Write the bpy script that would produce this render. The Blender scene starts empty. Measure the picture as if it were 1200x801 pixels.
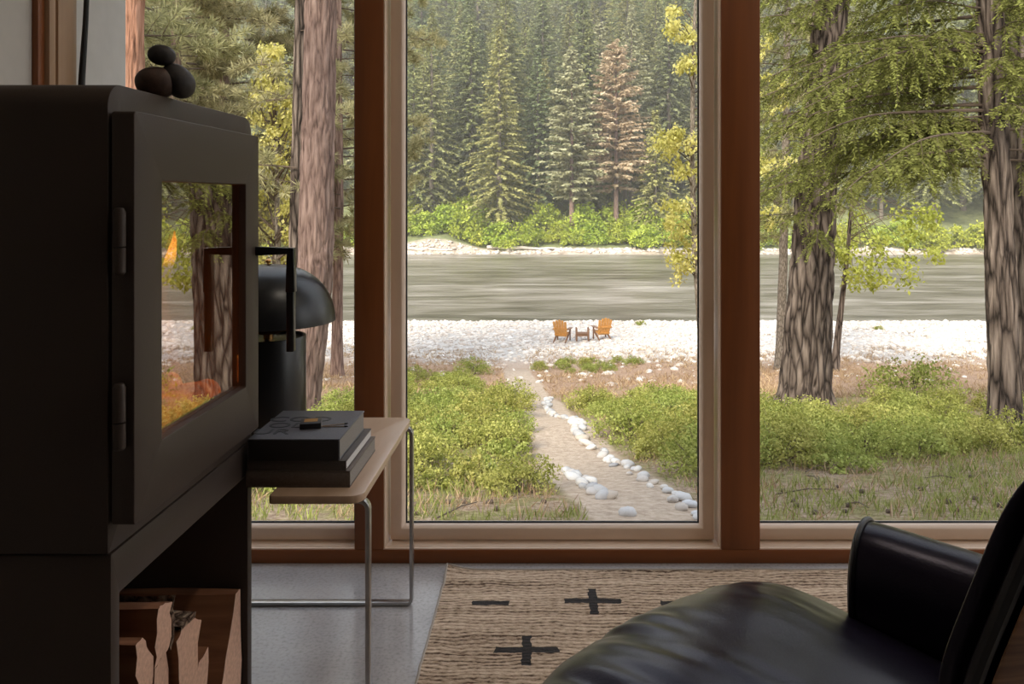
import bpy, bmesh, math, random, os
import numpy as np
from mathutils import Vector, Matrix, noise

C = bpy.context.scene
COL = C.collection
PI = math.pi
SKY, SUN, EXPOSURE, FILL, HAZE = 1.0, 3.5, 0.95, 2.4, .0013
F, PX, PY, EYE = 950.0, 645.0, 230.0, 1.1      # focal length in px of a 1200x801 frame, principal point, eye height


def W(px, py, y):
    """world point at depth y seen at a pixel"""
    return Vector(((px - PX) / F * y, y, EYE - (py - PY) / F * y))


# ------------------------------------------------------------------ object helpers
def tag(o, label, cat, group=None, kind=None):
    o['label'] = label
    o['category'] = cat
    if group:
        o['group'] = group
    if kind:
        o['kind'] = kind
    return o


def thing(name, label, cat, loc=(0, 0, 0), rot=(0, 0, 0), group=None):
    o = bpy.data.objects.new(name, None)
    o.empty_display_size = .1
    COL.objects.link(o)
    o.location = loc
    o.rotation_euler = rot
    return tag(o, label, cat, group)


def offset_of(parent):
    v = Vector((0, 0, 0))
    while parent is not None:
        v += parent.location
        parent = parent.parent
    return v


def link_mesh(name, me, mat, parent=None, loc=None, rot=None):
    if mat is not None:
        for m in (mat if isinstance(mat, (list, tuple)) else [mat]):
            me.materials.append(m)
    o = bpy.data.objects.new(name, me)
    COL.objects.link(o)
    if parent is not None:
        o.parent = parent
    if loc is not None:
        o.location = loc
    if rot is not None:
        o.rotation_euler = rot
    return o


def obj(name, geo, mat, parent=None, loc=None, rot=None, bevel=0, seg=2, smooth=True, local=False, angle=35):
    """geo = (verts, faces). World coordinates unless local; a parent's location is taken off."""
    vs, fs = geo
    off = Vector((0, 0, 0)) if local else (offset_of(parent) if parent is not None else Vector(loc or (0, 0, 0)))
    bm = bmesh.new()
    bv = [bm.verts.new(Vector(v) - off) for v in vs]
    for f in fs:
        try:
            bm.faces.new([bv[i] for i in f])
        except ValueError:
            pass
    bmesh.ops.recalc_face_normals(bm, faces=bm.faces)
    if bevel:
        es = [e for e in bm.edges if len(e.link_faces) == 2 and e.calc_face_angle(0) > math.radians(30)]
        bmesh.ops.bevel(bm, geom=es, offset=bevel, segments=seg, profile=.5, affect='EDGES', clamp_overlap=True)
    if smooth:
        for e in bm.edges:
            if len(e.link_faces) == 2 and e.calc_face_angle(0) > math.radians(angle):
                e.smooth = False
        for f in bm.faces:
            f.smooth = True
    me = bpy.data.meshes.new(name)
    bm.to_mesh(me)
    bm.free()
    return link_mesh(name, me, mat, parent, loc, rot)


def dup(root, loc, rotz=0, scale=1, label=None, group=None, cat=None):
    r = root.copy()
    COL.objects.link(r)
    r.location = loc
    r.rotation_euler = (0, 0, rotz)
    r.scale = scale if isinstance(scale, (tuple, list)) else (scale,) * 3
    if label:
        r['label'] = label
    if group:
        r['group'] = group
    if cat:
        r['category'] = cat
    for ch in list(root.children):
        c = ch.copy()
        COL.objects.link(c)
        c.parent = r
        for g in list(ch.children):
            d = g.copy()
            COL.objects.link(d)
            d.parent = c
    return r


# ------------------------------------------------------------------ geometry makers
def join(*gs):
    V, Fs = [], []
    for v, f in gs:
        n = len(V)
        V += list(v)
        Fs += [[i + n for i in q] for q in f]
    return V, Fs


def box(x0, x1, y0, y1, z0, z1):
    v = [(x, y, z) for x in (x0, x1) for y in (y0, y1) for z in (z0, z1)]
    return v, [(0, 1, 3, 2), (4, 6, 7, 5), (0, 4, 5, 1), (2, 3, 7, 6), (0, 2, 6, 4), (1, 5, 7, 3)]


def prism(poly, a0, a1, axis):
    """extrude a 2-D polygon; axis x: poly=(y,z); y: (x,z); z: (x,y)"""
    def P(u, v, a):
        return {'x': (a, u, v), 'y': (u, a, v), 'z': (u, v, a)}[axis]
    n = len(poly)
    v = [P(u, w, a0) for u, w in poly] + [P(u, w, a1) for u, w in poly]
    f = [list(range(n)), list(range(n, 2 * n))] + [[i, (i + 1) % n, n + (i + 1) % n, n + i] for i in range(n)]
    return v, f


def rrect(u0, u1, v0, v1, r, n=6):
    """rounded rectangle; r = radius or (ll, lr, ur, ul)"""
    rs = r if isinstance(r, (tuple, list)) else (r,) * 4
    P = []
    for (cu, cv, a0, q) in ((u0, v0, PI, rs[0]), (u1, v0, 1.5 * PI, rs[1]), (u1, v1, 0, rs[2]), (u0, v1, .5 * PI, rs[3])):
        if q <= 1e-6:
            P.append((cu, cv))
            continue
        c = (cu + (q if cu == u0 else -q), cv + (q if cv == v0 else -q))
        for k in range(n + 1):
            a = a0 + k / n * PI / 2
            P.append((c[0] + q * math.cos(a), c[1] + q * math.sin(a)))
    return P


def lathe(prof, c, n=48, cap=True):
    """profile of (r, z) turned about the vertical through c"""
    V, Fs = [], []
    for r, z in prof:
        for k in range(n):
            a = 2 * PI * k / n
            V.append((c[0] + r * math.cos(a), c[1] + r * math.sin(a), c[2] + z))
    for i in range(len(prof) - 1):
        for k in range(n):
            Fs.append((i * n + k, i * n + (k + 1) % n, (i + 1) * n + (k + 1) % n, (i + 1) * n + k))
    if cap:
        Fs.append(list(range(n)))
        Fs.append(list(range((len(prof) - 1) * n, len(prof) * n)))
    return V, Fs


def tube(pts, rad, n=12, cap=True):
    pts = [Vector(p) for p in pts]
    rr = rad if isinstance(rad, (list, tuple)) else [rad] * len(pts)
    V, Fs = [], []
    up = None
    for i, p in enumerate(pts):
        t = (pts[min(i + 1, len(pts) - 1)] - pts[max(i - 1, 0)]).normalized()
        if up is None:
            up = t.orthogonal().normalized()
        a = (up - t * up.dot(t)).normalized()
        up = a
        b = t.cross(a)
        for k in range(n):
            th = 2 * PI * k / n
            V.append(p + (a * math.cos(th) + b * math.sin(th)) * rr[i])
    for i in range(len(pts) - 1):
        for k in range(n):
            Fs.append((i * n + k, i * n + (k + 1) % n, (i + 1) * n + (k + 1) % n, (i + 1) * n + k))
    if cap:
        Fs.append(list(range(n)))
        Fs.append(list(range((len(pts) - 1) * n, len(pts) * n)))
    return V, Fs


def bar_path(pts, hw, hd):
    """flat or square bar swept along a polyline in one vertical plane; hw across, hd in the plane"""
    pts = [Vector(p) for p in pts]
    nrm = None
    for i in range(len(pts) - 2):
        c = (pts[i + 1] - pts[i]).cross(pts[i + 2] - pts[i + 1])
        if c.length > 1e-7:
            nrm = c.normalized()
            break
    if nrm is None:
        nrm = (pts[-1] - pts[0]).orthogonal().normalized()
    V, Fs = [], []
    for i, p in enumerate(pts):
        t = (pts[min(i + 1, len(pts) - 1)] - pts[max(i - 1, 0)]).normalized()
        a = nrm.cross(t).normalized()
        for s, q in ((-1, -1), (1, -1), (1, 1), (-1, 1)):
            V.append(p + nrm * hw * s + a * hd * q)
    for i in range(len(pts) - 1):
        for k in range(4):
            Fs.append((i * 4 + k, i * 4 + (k + 1) % 4, (i + 1) * 4 + (k + 1) % 4, (i + 1) * 4 + k))
    Fs += [(0, 1, 2, 3), tuple(range(len(V) - 4, len(V)))]
    return V, Fs


def puff(a, b, c, n=(5, 5, 3), seg=14, fn=None):
    """superellipsoid cushion centred on the origin"""
    V, Fs, idx = [], [], {}

    def vid(p):
        k = tuple(round(q, 5) for q in p)
        if k not in idx:
            x, y, z = p
            m = n[0]
            r = (abs(x) ** m + abs(y) ** m) ** (1 / m)
            q = n[2]
            s = (r ** q + abs(z) ** q) ** (1 / q)
            v = Vector((a * x / s, b * y / s, c * z / s))
            idx[k] = len(V)
            V.append(fn(v) if fn else v)
        return idx[k]
    g = [math.tan((-1 + 2 * i / seg) * PI / 4) for i in range(seg + 1)]
    for ax in range(3):
        for sg in (-1, 1):
            for i in range(seg):
                for j in range(seg):
                    q = []
                    for di, dj in ((0, 0), (1, 0), (1, 1), (0, 1)):
                        p = [0, 0, 0]
                        p[ax] = sg
                        p[(ax + 1) % 3] = g[i + di]
                        p[(ax + 2) % 3] = g[j + dj]
                        q.append(vid(p))
                    Fs.append(q)
    return V, Fs


def move(g, m):
    return [m @ Vector(v) for v in g[0]], g[1]


# ------------------------------------------------------------------ materials
def new_mat(name):
    m = bpy.data.materials.new(name)
    m.use_nodes = True
    nt = m.node_tree
    nt.nodes.clear()
    out = nt.nodes.new('ShaderNodeOutputMaterial')
    return m, nt, out


def N(nt, t, **kw):
    n = nt.nodes.new(t)
    for k, v in kw.items():
        if k in n.inputs:
            n.inputs[k].default_value = v
        else:
            setattr(n, k, v)
    return n


def ramp(nt, stops):
    r = nt.nodes.new('ShaderNodeValToRGB')
    els = r.color_ramp.elements
    while len(els) < len(stops):
        els.new(.5)
    for e, (p, c) in zip(els, stops):
        e.position = p
        e.color = (*c, 1) if len(c) == 3 else c
    return r


def coords(nt, scale, space='Object'):
    tc = nt.nodes.new('ShaderNodeTexCoord')
    mp = nt.nodes.new('ShaderNodeMapping')
    mp.inputs['Scale'].default_value = scale
    nt.links.new(tc.outputs[space], mp.inputs['Vector'])
    return mp.outputs['Vector']


def plain(name, col, rough=.5, metal=0, bump=0, bscale=60, spec=.5, coat=0, var=.12, tint=None):
    m, nt, out = new_mat(name)
    p = N(nt, 'ShaderNodeBsdfPrincipled')
    p.inputs['Roughness'].default_value = rough
    p.inputs['Metallic'].default_value = metal
    p.inputs['Specular IOR Level'].default_value = spec
    p.inputs['Coat Weight'].default_value = coat
    if tint:
        p.inputs['Specular Tint'].default_value = (*tint, 1)
    v = coords(nt, (1, 1, 1))
    ns = N(nt, 'ShaderNodeTexNoise', Scale=bscale, Detail=4.0)
    nt.links.new(v, ns.inputs['Vector'])
    rp = ramp(nt, [(.3, tuple(c * (1 - var) for c in col)), (.7, tuple(min(1, c * (1 + var)) for c in col))])
    nt.links.new(ns.outputs['Fac'], rp.inputs['Fac'])
    nt.links.new(rp.outputs['Color'], p.inputs['Base Color'])
    if bump:
        b = N(nt, 'ShaderNodeBump', Strength=bump, Distance=.002)
        nt.links.new(ns.outputs['Fac'], b.inputs['Height'])
        nt.links.new(b.outputs['Normal'], p.inputs['Normal'])
    nt.links.new(p.outputs['BSDF'], out.inputs['Surface'])
    return m


def wood(name, c0, c1, scale, rough=.4, coat=0, bump=.1, bands=0):
    m, nt, out = new_mat(name)
    p = N(nt, 'ShaderNodeBsdfPrincipled', Roughness=rough)
    p.inputs['Coat Weight'].default_value = coat
    p.inputs['Coat Roughness'].default_value = .25
    v = coords(nt, scale)
    ns = N(nt, 'ShaderNodeTexNoise', Scale=1.0, Detail=6.0, Roughness=.6, Distortion=.6)
    nt.links.new(v, ns.inputs['Vector'])
    rp = ramp(nt, [(.3, c0), (.5, tuple((a + b) / 2 for a, b in zip(c0, c1))), (.7, c1)])
    fac = ns.outputs['Fac']
    if bands:
        wv = N(nt, 'ShaderNodeTexWave', Scale=bands, Distortion=6.0, Detail=3.0)
        nt.links.new(v, wv.inputs['Vector'])
        mx = N(nt, 'ShaderNodeMix')
        mx.inputs['Factor'].default_value = .5
        nt.links.new(ns.outputs['Fac'], mx.inputs['A'])
        nt.links.new(wv.outputs['Fac'], mx.inputs['B'])
        fac = mx.outputs['Result']
    nt.links.new(fac, rp.inputs['Fac'])
    nt.links.new(rp.outputs['Color'], p.inputs['Base Color'])
    b = N(nt, 'ShaderNodeBump', Strength=bump, Distance=.002)
    nt.links.new(fac, b.inputs['Height'])
    nt.links.new(b.outputs['Normal'], p.inputs['Normal'])
    nt.links.new(p.outputs['BSDF'], out.inputs['Surface'])
    return m


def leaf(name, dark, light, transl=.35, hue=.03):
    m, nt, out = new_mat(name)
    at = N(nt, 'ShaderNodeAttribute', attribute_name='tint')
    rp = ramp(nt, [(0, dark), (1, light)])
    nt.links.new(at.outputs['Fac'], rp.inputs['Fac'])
    oi = N(nt, 'ShaderNodeObjectInfo')
    mr = N(nt, 'ShaderNodeMapRange')
    mr.inputs['To Min'].default_value = .5 - hue
    mr.inputs['To Max'].default_value = .5 + hue
    nt.links.new(oi.outputs['Random'], mr.inputs['Value'])
    hs = N(nt, 'ShaderNodeHueSaturation')
    nt.links.new(mr.outputs['Result'], hs.inputs['Hue'])
    nt.links.new(rp.outputs['Color'], hs.inputs['Color'])
    d = N(nt, 'ShaderNodeBsdfDiffuse')
    t = N(nt, 'ShaderNodeBsdfTranslucent')
    mx = N(nt, 'ShaderNodeMixShader', Fac=transl)
    for n in (d, t):
        nt.links.new(hs.outputs['Color'], n.inputs['Color'])
    nt.links.new(d.outputs[0], mx.inputs[1])
    nt.links.new(t.outputs[0], mx.inputs[2])
    nt.links.new(mx.outputs[0], out.inputs['Surface'])
    return m


def bark(name, dark, mid, light, sx=9, sz=1.6, bump=.8, plates=2.0, grain=.62):
    m, nt, out = new_mat(name)
    p = N(nt, 'ShaderNodeBsdfPrincipled', Roughness=.9)
    p.inputs['Specular IOR Level'].default_value = .15
    v = coords(nt, (sx, sx, sz))
    n0 = N(nt, 'ShaderNodeTexNoise', Scale=1.2, Detail=3.0)
    nt.links.new(v, n0.inputs['Vector'])
    mxv = N(nt, 'ShaderNodeMix', data_type='VECTOR')
    mxv.inputs['Factor'].default_value = .25
    nt.links.new(v, mxv.inputs['A'])
    nt.links.new(n0.outputs['Color'], mxv.inputs['B'])
    vo = N(nt, 'ShaderNodeTexVoronoi', feature='DISTANCE_TO_EDGE', Scale=1.6)
    nt.links.new(mxv.outputs['Result'], vo.inputs['Vector'])
    n1 = N(nt, 'ShaderNodeTexNoise', Scale=2.5, Detail=6.0, Roughness=.7)
    nt.links.new(v, n1.inputs['Vector'])
    ml = N(nt, 'ShaderNodeMath', operation='MULTIPLY_ADD')
    ml.inputs[1].default_value = plates
    nt.links.new(vo.outputs['Distance'], ml.inputs[0])
    hf = N(nt, 'ShaderNodeMath', operation='MULTIPLY')
    hf.inputs[1].default_value = grain
    nt.links.new(n1.outputs['Fac'], hf.inputs[0])
    nt.links.new(hf.outputs[0], ml.inputs[2])
    rp = ramp(nt, [(.28, dark), (.50, mid), (1.0, light)])
    nt.links.new(ml.outputs[0], rp.inputs['Fac'])
    nt.links.new(rp.outputs['Color'], p.inputs['Base Color'])
    b = N(nt, 'ShaderNodeBump', Strength=bump, Distance=.03)
    nt.links.new(ml.outputs[0], b.inputs['Height'])
    nt.links.new(b.outputs['Normal'], p.inputs['Normal'])
    nt.links.new(p.outputs['BSDF'], out.inputs['Surface'])
    return m


def glass(name, fac, rough=0.0, tint=(1, 1, 1)):
    m, nt, out = new_mat(name)
    t = N(nt, 'ShaderNodeBsdfTransparent', Color=(*tint, 1))
    g = N(nt, 'ShaderNodeBsdfGlossy', Roughness=rough)
    mx = N(nt, 'ShaderNodeMixShader', Fac=fac)
    nt.links.new(t.outputs[0], mx.inputs[1])
    nt.links.new(g.outputs[0], mx.inputs[2])
    nt.links.new(mx.outputs[0], out.inputs['Surface'])
    return m


M = {}
M['wall'] = plain('plaster', (.50, .47, .435), .9, bump=.15, bscale=25, var=.03)
M['wallgrey'] = plain('grey_plaster', (.54, .53, .51), .9, bump=.15, bscale=25, var=.03)
M['ceil'] = plain('ceiling_board', (.75, .73, .70), .9, var=.02)
M['fir'] = wood('stained_fir', (.175, .048, .008), (.255, .078, .016), (14, 14, 1.0), .5)
M['firx'] = wood('stained_fir_rail', (.175, .048, .008), (.255, .078, .016), (1.0, 14, 14), .5)
M['sash'] = wood('daylit_fir_sash', (.62, .46, .34), (.74, .57, .44), (2.0, 14, 2.0), .36, coat=.3)  # same fir as the posts, window light put into its paler colour
M['casing'] = wood('brown_casing', (.28, .16, .085), (.40, .25, .145), (14, 14, 1.0), .5)
M['gasket'] = plain('window_gasket', (.012, .012, .013), .6)
M['glass'] = glass('window_glass', .018)
M['stoveglass'] = glass('stove_glass', .42, 0.0, (.9, .82, .74))
M['steel'] = plain('black_stove_paint', (.052, .036, .028), .50, bump=.04, bscale=400, var=.08, spec=.25)
M['steeldark'] = plain('firebox_lining', (.030, .022, .018), .85, bump=.3, bscale=60)
M['blackmetal'] = plain('satin_black_metal', (.010, .010, .011), .33, var=.05)
M['brass'] = plain('brass', (.65, .34, .12), .3, metal=1.0)
M['chrome'] = plain('brushed_steel', (.42, .41, .40), .28, metal=1.0, var=.05)
M['oak'] = wood('pale_oak', (.42, .27, .17), (.56, .39, .27), (10, 1.2, 10), .4, coat=.2)
M['stone'] = plain('dark_basalt', (.028, .022, .020), .65, bump=.4, bscale=90, var=.3)
M['stonebrown'] = plain('brown_pebble', (.060, .030, .020), .6, bump=.4, bscale=90, var=.3)
M['papergrey'] = plain('grey_page_edges', (.26, .235, .21), .9, bump=.3, bscale=300)
M['paper'] = plain('page_edges', (.62, .60, .58), .9, bump=.3, bscale=300)
M['bookdark'] = plain('charcoal_book_cloth', (.092, .088, .098), .5, bump=.1, bscale=200, var=.15)
M['bookprint'] = plain('dark_cover_printing', (.018, .018, .022), .5)
M['bookbrown'] = plain('grey_brown_book_cloth', (.115, .085, .068), .6, bump=.1, bscale=200, var=.15)
M['bookblack'] = plain('black_book_cloth', (.016, .013, .013), .5, bump=.1, bscale=200)
M['bookgrey'] = plain('taupe_book_cloth', (.070, .055, .048), .6, bump=.1, bscale=200)
M['matchblack'] = plain('black_card', (.012, .010, .010), .5)
M['matchamber'] = plain('amber_card', (.35, .17, .02), .5)
M['matchgrey'] = plain('grey_striker', (.16, .14, .14), .8)
M['matchwood'] = plain('match_wood', (.35, .25, .18), .7)
M['leather'] = plain('black_leather', (.0080, .0062, .0125), .29, bump=.15, bscale=260, var=.15, spec=.24, tint=(.88, .82, 1.0))
M['piping'] = plain('black_piping', (.008, .008, .010), .45)
M['rosewood'] = wood('rosewood_veneer', (.09, .032, .010), (.46, .20, .065), (2.5, 2.5, 60), .38, coat=.25, bands=0)
M['cord'] = plain('black_cord', (.006, .006, .006), .6)
M['logside'] = wood('split_pine', (.16, .055, .024), (.33, .14, .062), (2.0, 26, 26), .8, bump=.5)
M['logend'] = plain('log_end_grain', (.62, .37, .26), .85, bump=.3, bscale=120, var=.14)
M['logbark'] = bark('log_bark', (.05, .03, .02), (.16, .10, .07), (.36, .26, .18), 40, 40, .6)
M['bark'] = bark('furrowed_bark', (.014, .010, .008), (.085, .064, .052), (.21, .165, .135), 7, 1.1, 1.0)
M['barkpine'] = bark('red_pine_bark', (.050, .030, .024), (.195, .128, .105), (.37, .26, .215), 10, 1.3, 1.0, 1.15, .85)
M['barkred'] = bark('orange_pine_bark', (.09, .04, .024), (.33, .165, .105), (.50, .28, .19), 12, 1.3, 1.0, 1.1, .85)
M['barkthin'] = bark('grey_bark', (.09, .075, .06), (.20, .165, .13), (.33, .28, .23), 20, 5)
M['twig'] = plain('twig', (.10, .07, .05), .9)
M['palewood'] = plain('bleached_wood', (.55, .49, .43), .9, bump=.4, bscale=20)
M['adirondack'] = wood('honey_cedar', (.42, .19, .045), (.62, .31, .09), (20, 20, 3), .6)
M['adirondackdark'] = wood('weathered_cedar', (.15, .075, .04), (.26, .14, .08), (20, 20, 3), .7)
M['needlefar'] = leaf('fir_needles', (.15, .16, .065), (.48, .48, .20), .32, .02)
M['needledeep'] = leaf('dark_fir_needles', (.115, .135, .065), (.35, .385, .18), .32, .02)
M['needlelit'] = leaf('sun_tinted_fir_needles', (.19, .20, .065), (.58, .56, .22), .32, .012)  # sunlit look put into a lighter, yellower needle colour
M['needlepale'] = leaf('pale_pine_needles', (.24, .24, .13), (.58, .56, .34), .32, .012)
M['needlerust'] = leaf('rusty_dead_needles', (.38, .28, .16), (.72, .60, .41), .3, .006)
M['needlenear'] = leaf('douglas_fir_needles', (.070, .064, .026), (.34, .37, .10), .36, .012)
M['needlepine'] = leaf('ponderosa_needles', (.20, .19, .095), (.56, .51, .29), .38, .015)
M['leaflime'] = leaf('lime_leaves', (.22, .29, .03), (.64, .70, .12), .4, .018)
M['leafyellow'] = leaf('yellow_green_leaves', (.40, .38, .085), (.82, .76, .31), .42, .008)
M['leafshrub'] = leaf('shrub_leaves', (.19, .215, .045), (.60, .60, .19), .40, .02)
M['leafmaple'] = leaf('maple_leaves', (.22, .25, .04), (.58, .60, .15), .42, .008)
M['grass'] = leaf('grass_blades', (.14, .16, .035), (.40, .41, .13), .35)
M['drygrass'] = leaf('dry_grass_blades', (.26, .17, .09), (.60, .46, .28), .3)


def cobble(name, cols):
    m, nt, out = new_mat(name)
    p = N(nt, 'ShaderNodeBsdfPrincipled', Roughness=.85)
    at = N(nt, 'ShaderNodeAttribute', attribute_name='tint')
    oi = N(nt, 'ShaderNodeObjectInfo')
    ad = N(nt, 'ShaderNodeMath', operation='ADD')
    nt.links.new(at.outputs['Fac'], ad.inputs[0])
    nt.links.new(oi.outputs['Random'], ad.inputs[1])
    fr = N(nt, 'ShaderNodeMath', operation='FRACT')
    nt.links.new(ad.outputs[0], fr.inputs[0])
    rp = ramp(nt, [(i / (len(cols) - 1), c) for i, c in enumerate(cols)])
    nt.links.new(fr.outputs[0], rp.inputs['Fac'])
    v = coords(nt, (1, 1, 1))
    ns = N(nt, 'ShaderNodeTexNoise', Scale=14.0, Detail=5.0)
    nt.links.new(v, ns.inputs['Vector'])
    mx = N(nt, 'ShaderNodeMix', data_type='RGBA', blend_type='MULTIPLY')
    mx.inputs['Factor'].default_value = .5
    r2 = ramp(nt, [(.35, (.6, .58, .55)), (.6, (1, 1, 1))])
    nt.links.new(ns.outputs['Fac'], r2.inputs['Fac'])
    nt.links.new(rp.outputs['Color'], mx.inputs['A'])
    nt.links.new(r2.outputs['Color'], mx.inputs['B'])
    nt.links.new(mx.outputs['Result'], p.inputs['Base Color'])
    nt.links.new(p.outputs['BSDF'], out.inputs['Surface'])
    return m


M['cobble'] = cobble('river_cobbles', [(.66, .61, .55), (.48, .40, .34), (.76, .71, .65), (.60, .50, .42), (.80, .76, .71)])
M['edging'] = cobble('path_stones', [(.62, .60, .58), (.30, .30, .31), (.66, .64, .61), (.46, .39, .32), (.54, .54, .55)])


def concrete():
    m, nt, out = new_mat('polished_concrete')
    p = N(nt, 'ShaderNodeBsdfPrincipled', Roughness=.2)
    v = coords(nt, (1, 1, 1))
    a = N(nt, 'ShaderNodeTexNoise', Scale=2.2, Detail=8.0, Roughness=.65)
    b = N(nt, 'ShaderNodeTexNoise', Scale=110.0, Detail=3.0)
    for n in (a, b):
        nt.links.new(v, n.inputs['Vector'])
    ra = ramp(nt, [(.3, (.31, .29, .285)), (.7, (.44, .415, .405))])
    rb = ramp(nt, [(.3, (.78, .78, .78)), (.5, (1, 1, 1)), (.8, (1.1, 1.1, 1.1))])
    nt.links.new(a.outputs['Fac'], ra.inputs['Fac'])
    nt.links.new(b.outputs['Fac'], rb.inputs['Fac'])
    mx = N(nt, 'ShaderNodeMix', data_type='RGBA', blend_type='MULTIPLY')
    mx.inputs['Factor'].default_value = 1
    nt.links.new(ra.outputs['Color'], mx.inputs['A'])
    nt.links.new(rb.outputs['Color'], mx.inputs['B'])
    nt.links.new(mx.outputs['Result'], p.inputs['Base Color'])
    rr = ramp(nt, [(.3, (.10,) * 3), (.7, (.24,) * 3)])
    nt.links.new(a.outputs['Fac'], rr.inputs['Fac'])
    nt.links.new(rr.outputs['Color'], p.inputs['Roughness'])
    bp = N(nt, 'ShaderNodeBump', Strength=.05, Distance=.002)
    nt.links.new(b.outputs['Fac'], bp.inputs['Height'])
    nt.links.new(bp.outputs['Normal'], p.inputs['Normal'])
    nt.links.new(p.outputs['BSDF'], out.inputs['Surface'])
    return m


M['concrete'] = concrete()


def mathn(nt, op, a, b=None, c=None):
    n = N(nt, 'ShaderNodeMath', operation=op)
    for i, q in enumerate((a, b, c)):
        if q is None:
            continue
        if isinstance(q, (int, float)):
            n.inputs[i].default_value = q
        else:
            nt.links.new(q, n.inputs[i])
    return n.outputs[0]


CROSSES = [(.115, 2.188, .076, .068), (-.058, 1.953, .078, .066), (.36, 1.953, .078, .066), (.115, 1.70, .078, .066),
           (.61, 2.188, .076, .068), (.66, 1.70, .078, .066)]
DASHES = [(-.160, 2.178, .050), (.345, 2.178, .050), (.86, 2.178, .05), (-.2, 1.70, .05)]


def jute():
    m, nt, out = new_mat('braided_jute')
    p = N(nt, 'ShaderNodeBsdfPrincipled', Roughness=.95)
    p.inputs['Specular IOR Level'].default_value = .1
    tc = N(nt, 'ShaderNodeTexCoord')
    sep = N(nt, 'ShaderNodeSeparateXYZ')
    wob = N(nt, 'ShaderNodeTexNoise', Scale=45.0, Detail=2.0)
    nt.links.new(tc.outputs['Object'], wob.inputs['Vector'])
    nt.links.new(tc.outputs['Object'], sep.inputs['Vector'])
    wx = mathn(nt, 'MULTIPLY_ADD', wob.outputs['Fac'], .016, -.008)
    X = mathn(nt, 'ADD', sep.outputs['X'], wx)
    Y = mathn(nt, 'ADD', sep.outputs['Y'], mathn(nt, 'MULTIPLY', wx, .8))
    total = None
    for cx, cy, hx, hy in CROSSES:
        dx = mathn(nt, 'ABSOLUTE', mathn(nt, 'SUBTRACT', X, cx))
        dy = mathn(nt, 'ABSOLUTE', mathn(nt, 'SUBTRACT', Y, cy))
        h = mathn(nt, 'MULTIPLY', mathn(nt, 'LESS_THAN', dx, hx), mathn(nt, 'LESS_THAN', dy, .0125))
        v = mathn(nt, 'MULTIPLY', mathn(nt, 'LESS_THAN', dx, .0115), mathn(nt, 'LESS_THAN', dy, hy))
        s = mathn(nt, 'MAXIMUM', h, v)
        total = s if total is None else mathn(nt, 'MAXIMUM', total, s)
    for cx, cy, hx in DASHES:
        dx = mathn(nt, 'ABSOLUTE', mathn(nt, 'SUBTRACT', X, cx))
        dy = mathn(nt, 'ABSOLUTE', mathn(nt, 'SUBTRACT', Y, cy))
        total = mathn(nt, 'MAXIMUM', total, mathn(nt, 'MULTIPLY', mathn(nt, 'LESS_THAN', dx, hx), mathn(nt, 'LESS_THAN', dy, .0115)))
    # braids: rows along X with twisted strands
    mp = N(nt, 'ShaderNodeMapping')
    mp.inputs['Scale'].default_value = (55, 120, 1)
    nt.links.new(tc.outputs['Object'], mp.inputs['Vector'])
    ns = N(nt, 'ShaderNodeTexNoise', Scale=1.0, Detail=5.0, Roughness=.65)
    nt.links.new(mp.outputs['Vector'], ns.inputs['Vector'])
    rw = N(nt, 'ShaderNodeTexNoise', Scale=7.0, Detail=4.0)
    nt.links.new(tc.outputs['Object'], rw.inputs['Vector'])
    yy = mathn(nt, 'ADD', sep.outputs['Y'], mathn(nt, 'MULTIPLY', rw.outputs['Fac'], .055))
    row = mathn(nt, 'ABSOLUTE', mathn(nt, 'SINE', mathn(nt, 'MULTIPLY', yy, PI / .0150)))
    big = N(nt, 'ShaderNodeTexNoise', Scale=1.0, Detail=3.0)
    mp2 = N(nt, 'ShaderNodeMapping')
    mp2.inputs['Scale'].default_value = (2.2, 34, 1)
    nt.links.new(tc.outputs['Object'], mp2.inputs['Vector'])
    nt.links.new(mp2.outputs['Vector'], big.inputs['Vector'])
    hgt = mathn(nt, 'ADD', mathn(nt, 'MULTIPLY', row, .22), ns.outputs['Fac'])
    fac = mathn(nt, 'ADD', mathn(nt, 'MULTIPLY', hgt, .66), mathn(nt, 'MULTIPLY', big.outputs['Fac'], .38))
    rp = ramp(nt, [(.465, (.07, .04, .025)), (.575, (.40, .285, .195)), (.76, (.68, .52, .38))])  # darkest stop: fleck tone and crevice shade put into the colour
    nt.links.new(fac, rp.inputs['Fac'])
    mx = N(nt, 'ShaderNodeMix', data_type='RGBA')
    mx.inputs['B'].default_value = (.018, .02, .024, 1)
    nt.links.new(mathn(nt, 'MULTIPLY', total, .94), mx.inputs['Factor'])
    nt.links.new(rp.outputs['Color'], mx.inputs['A'])
    nt.links.new(mx.outputs['Result'], p.inputs['Base Color'])
    b = N(nt, 'ShaderNodeBump', Strength=.9, Distance=.006)
    nt.links.new(hgt, b.inputs['Height'])
    nt.links.new(b.outputs['Normal'], p.inputs['Normal'])
    nt.links.new(p.outputs['BSDF'], out.inputs['Surface'])
    return m


M['jute'] = jute()


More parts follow.
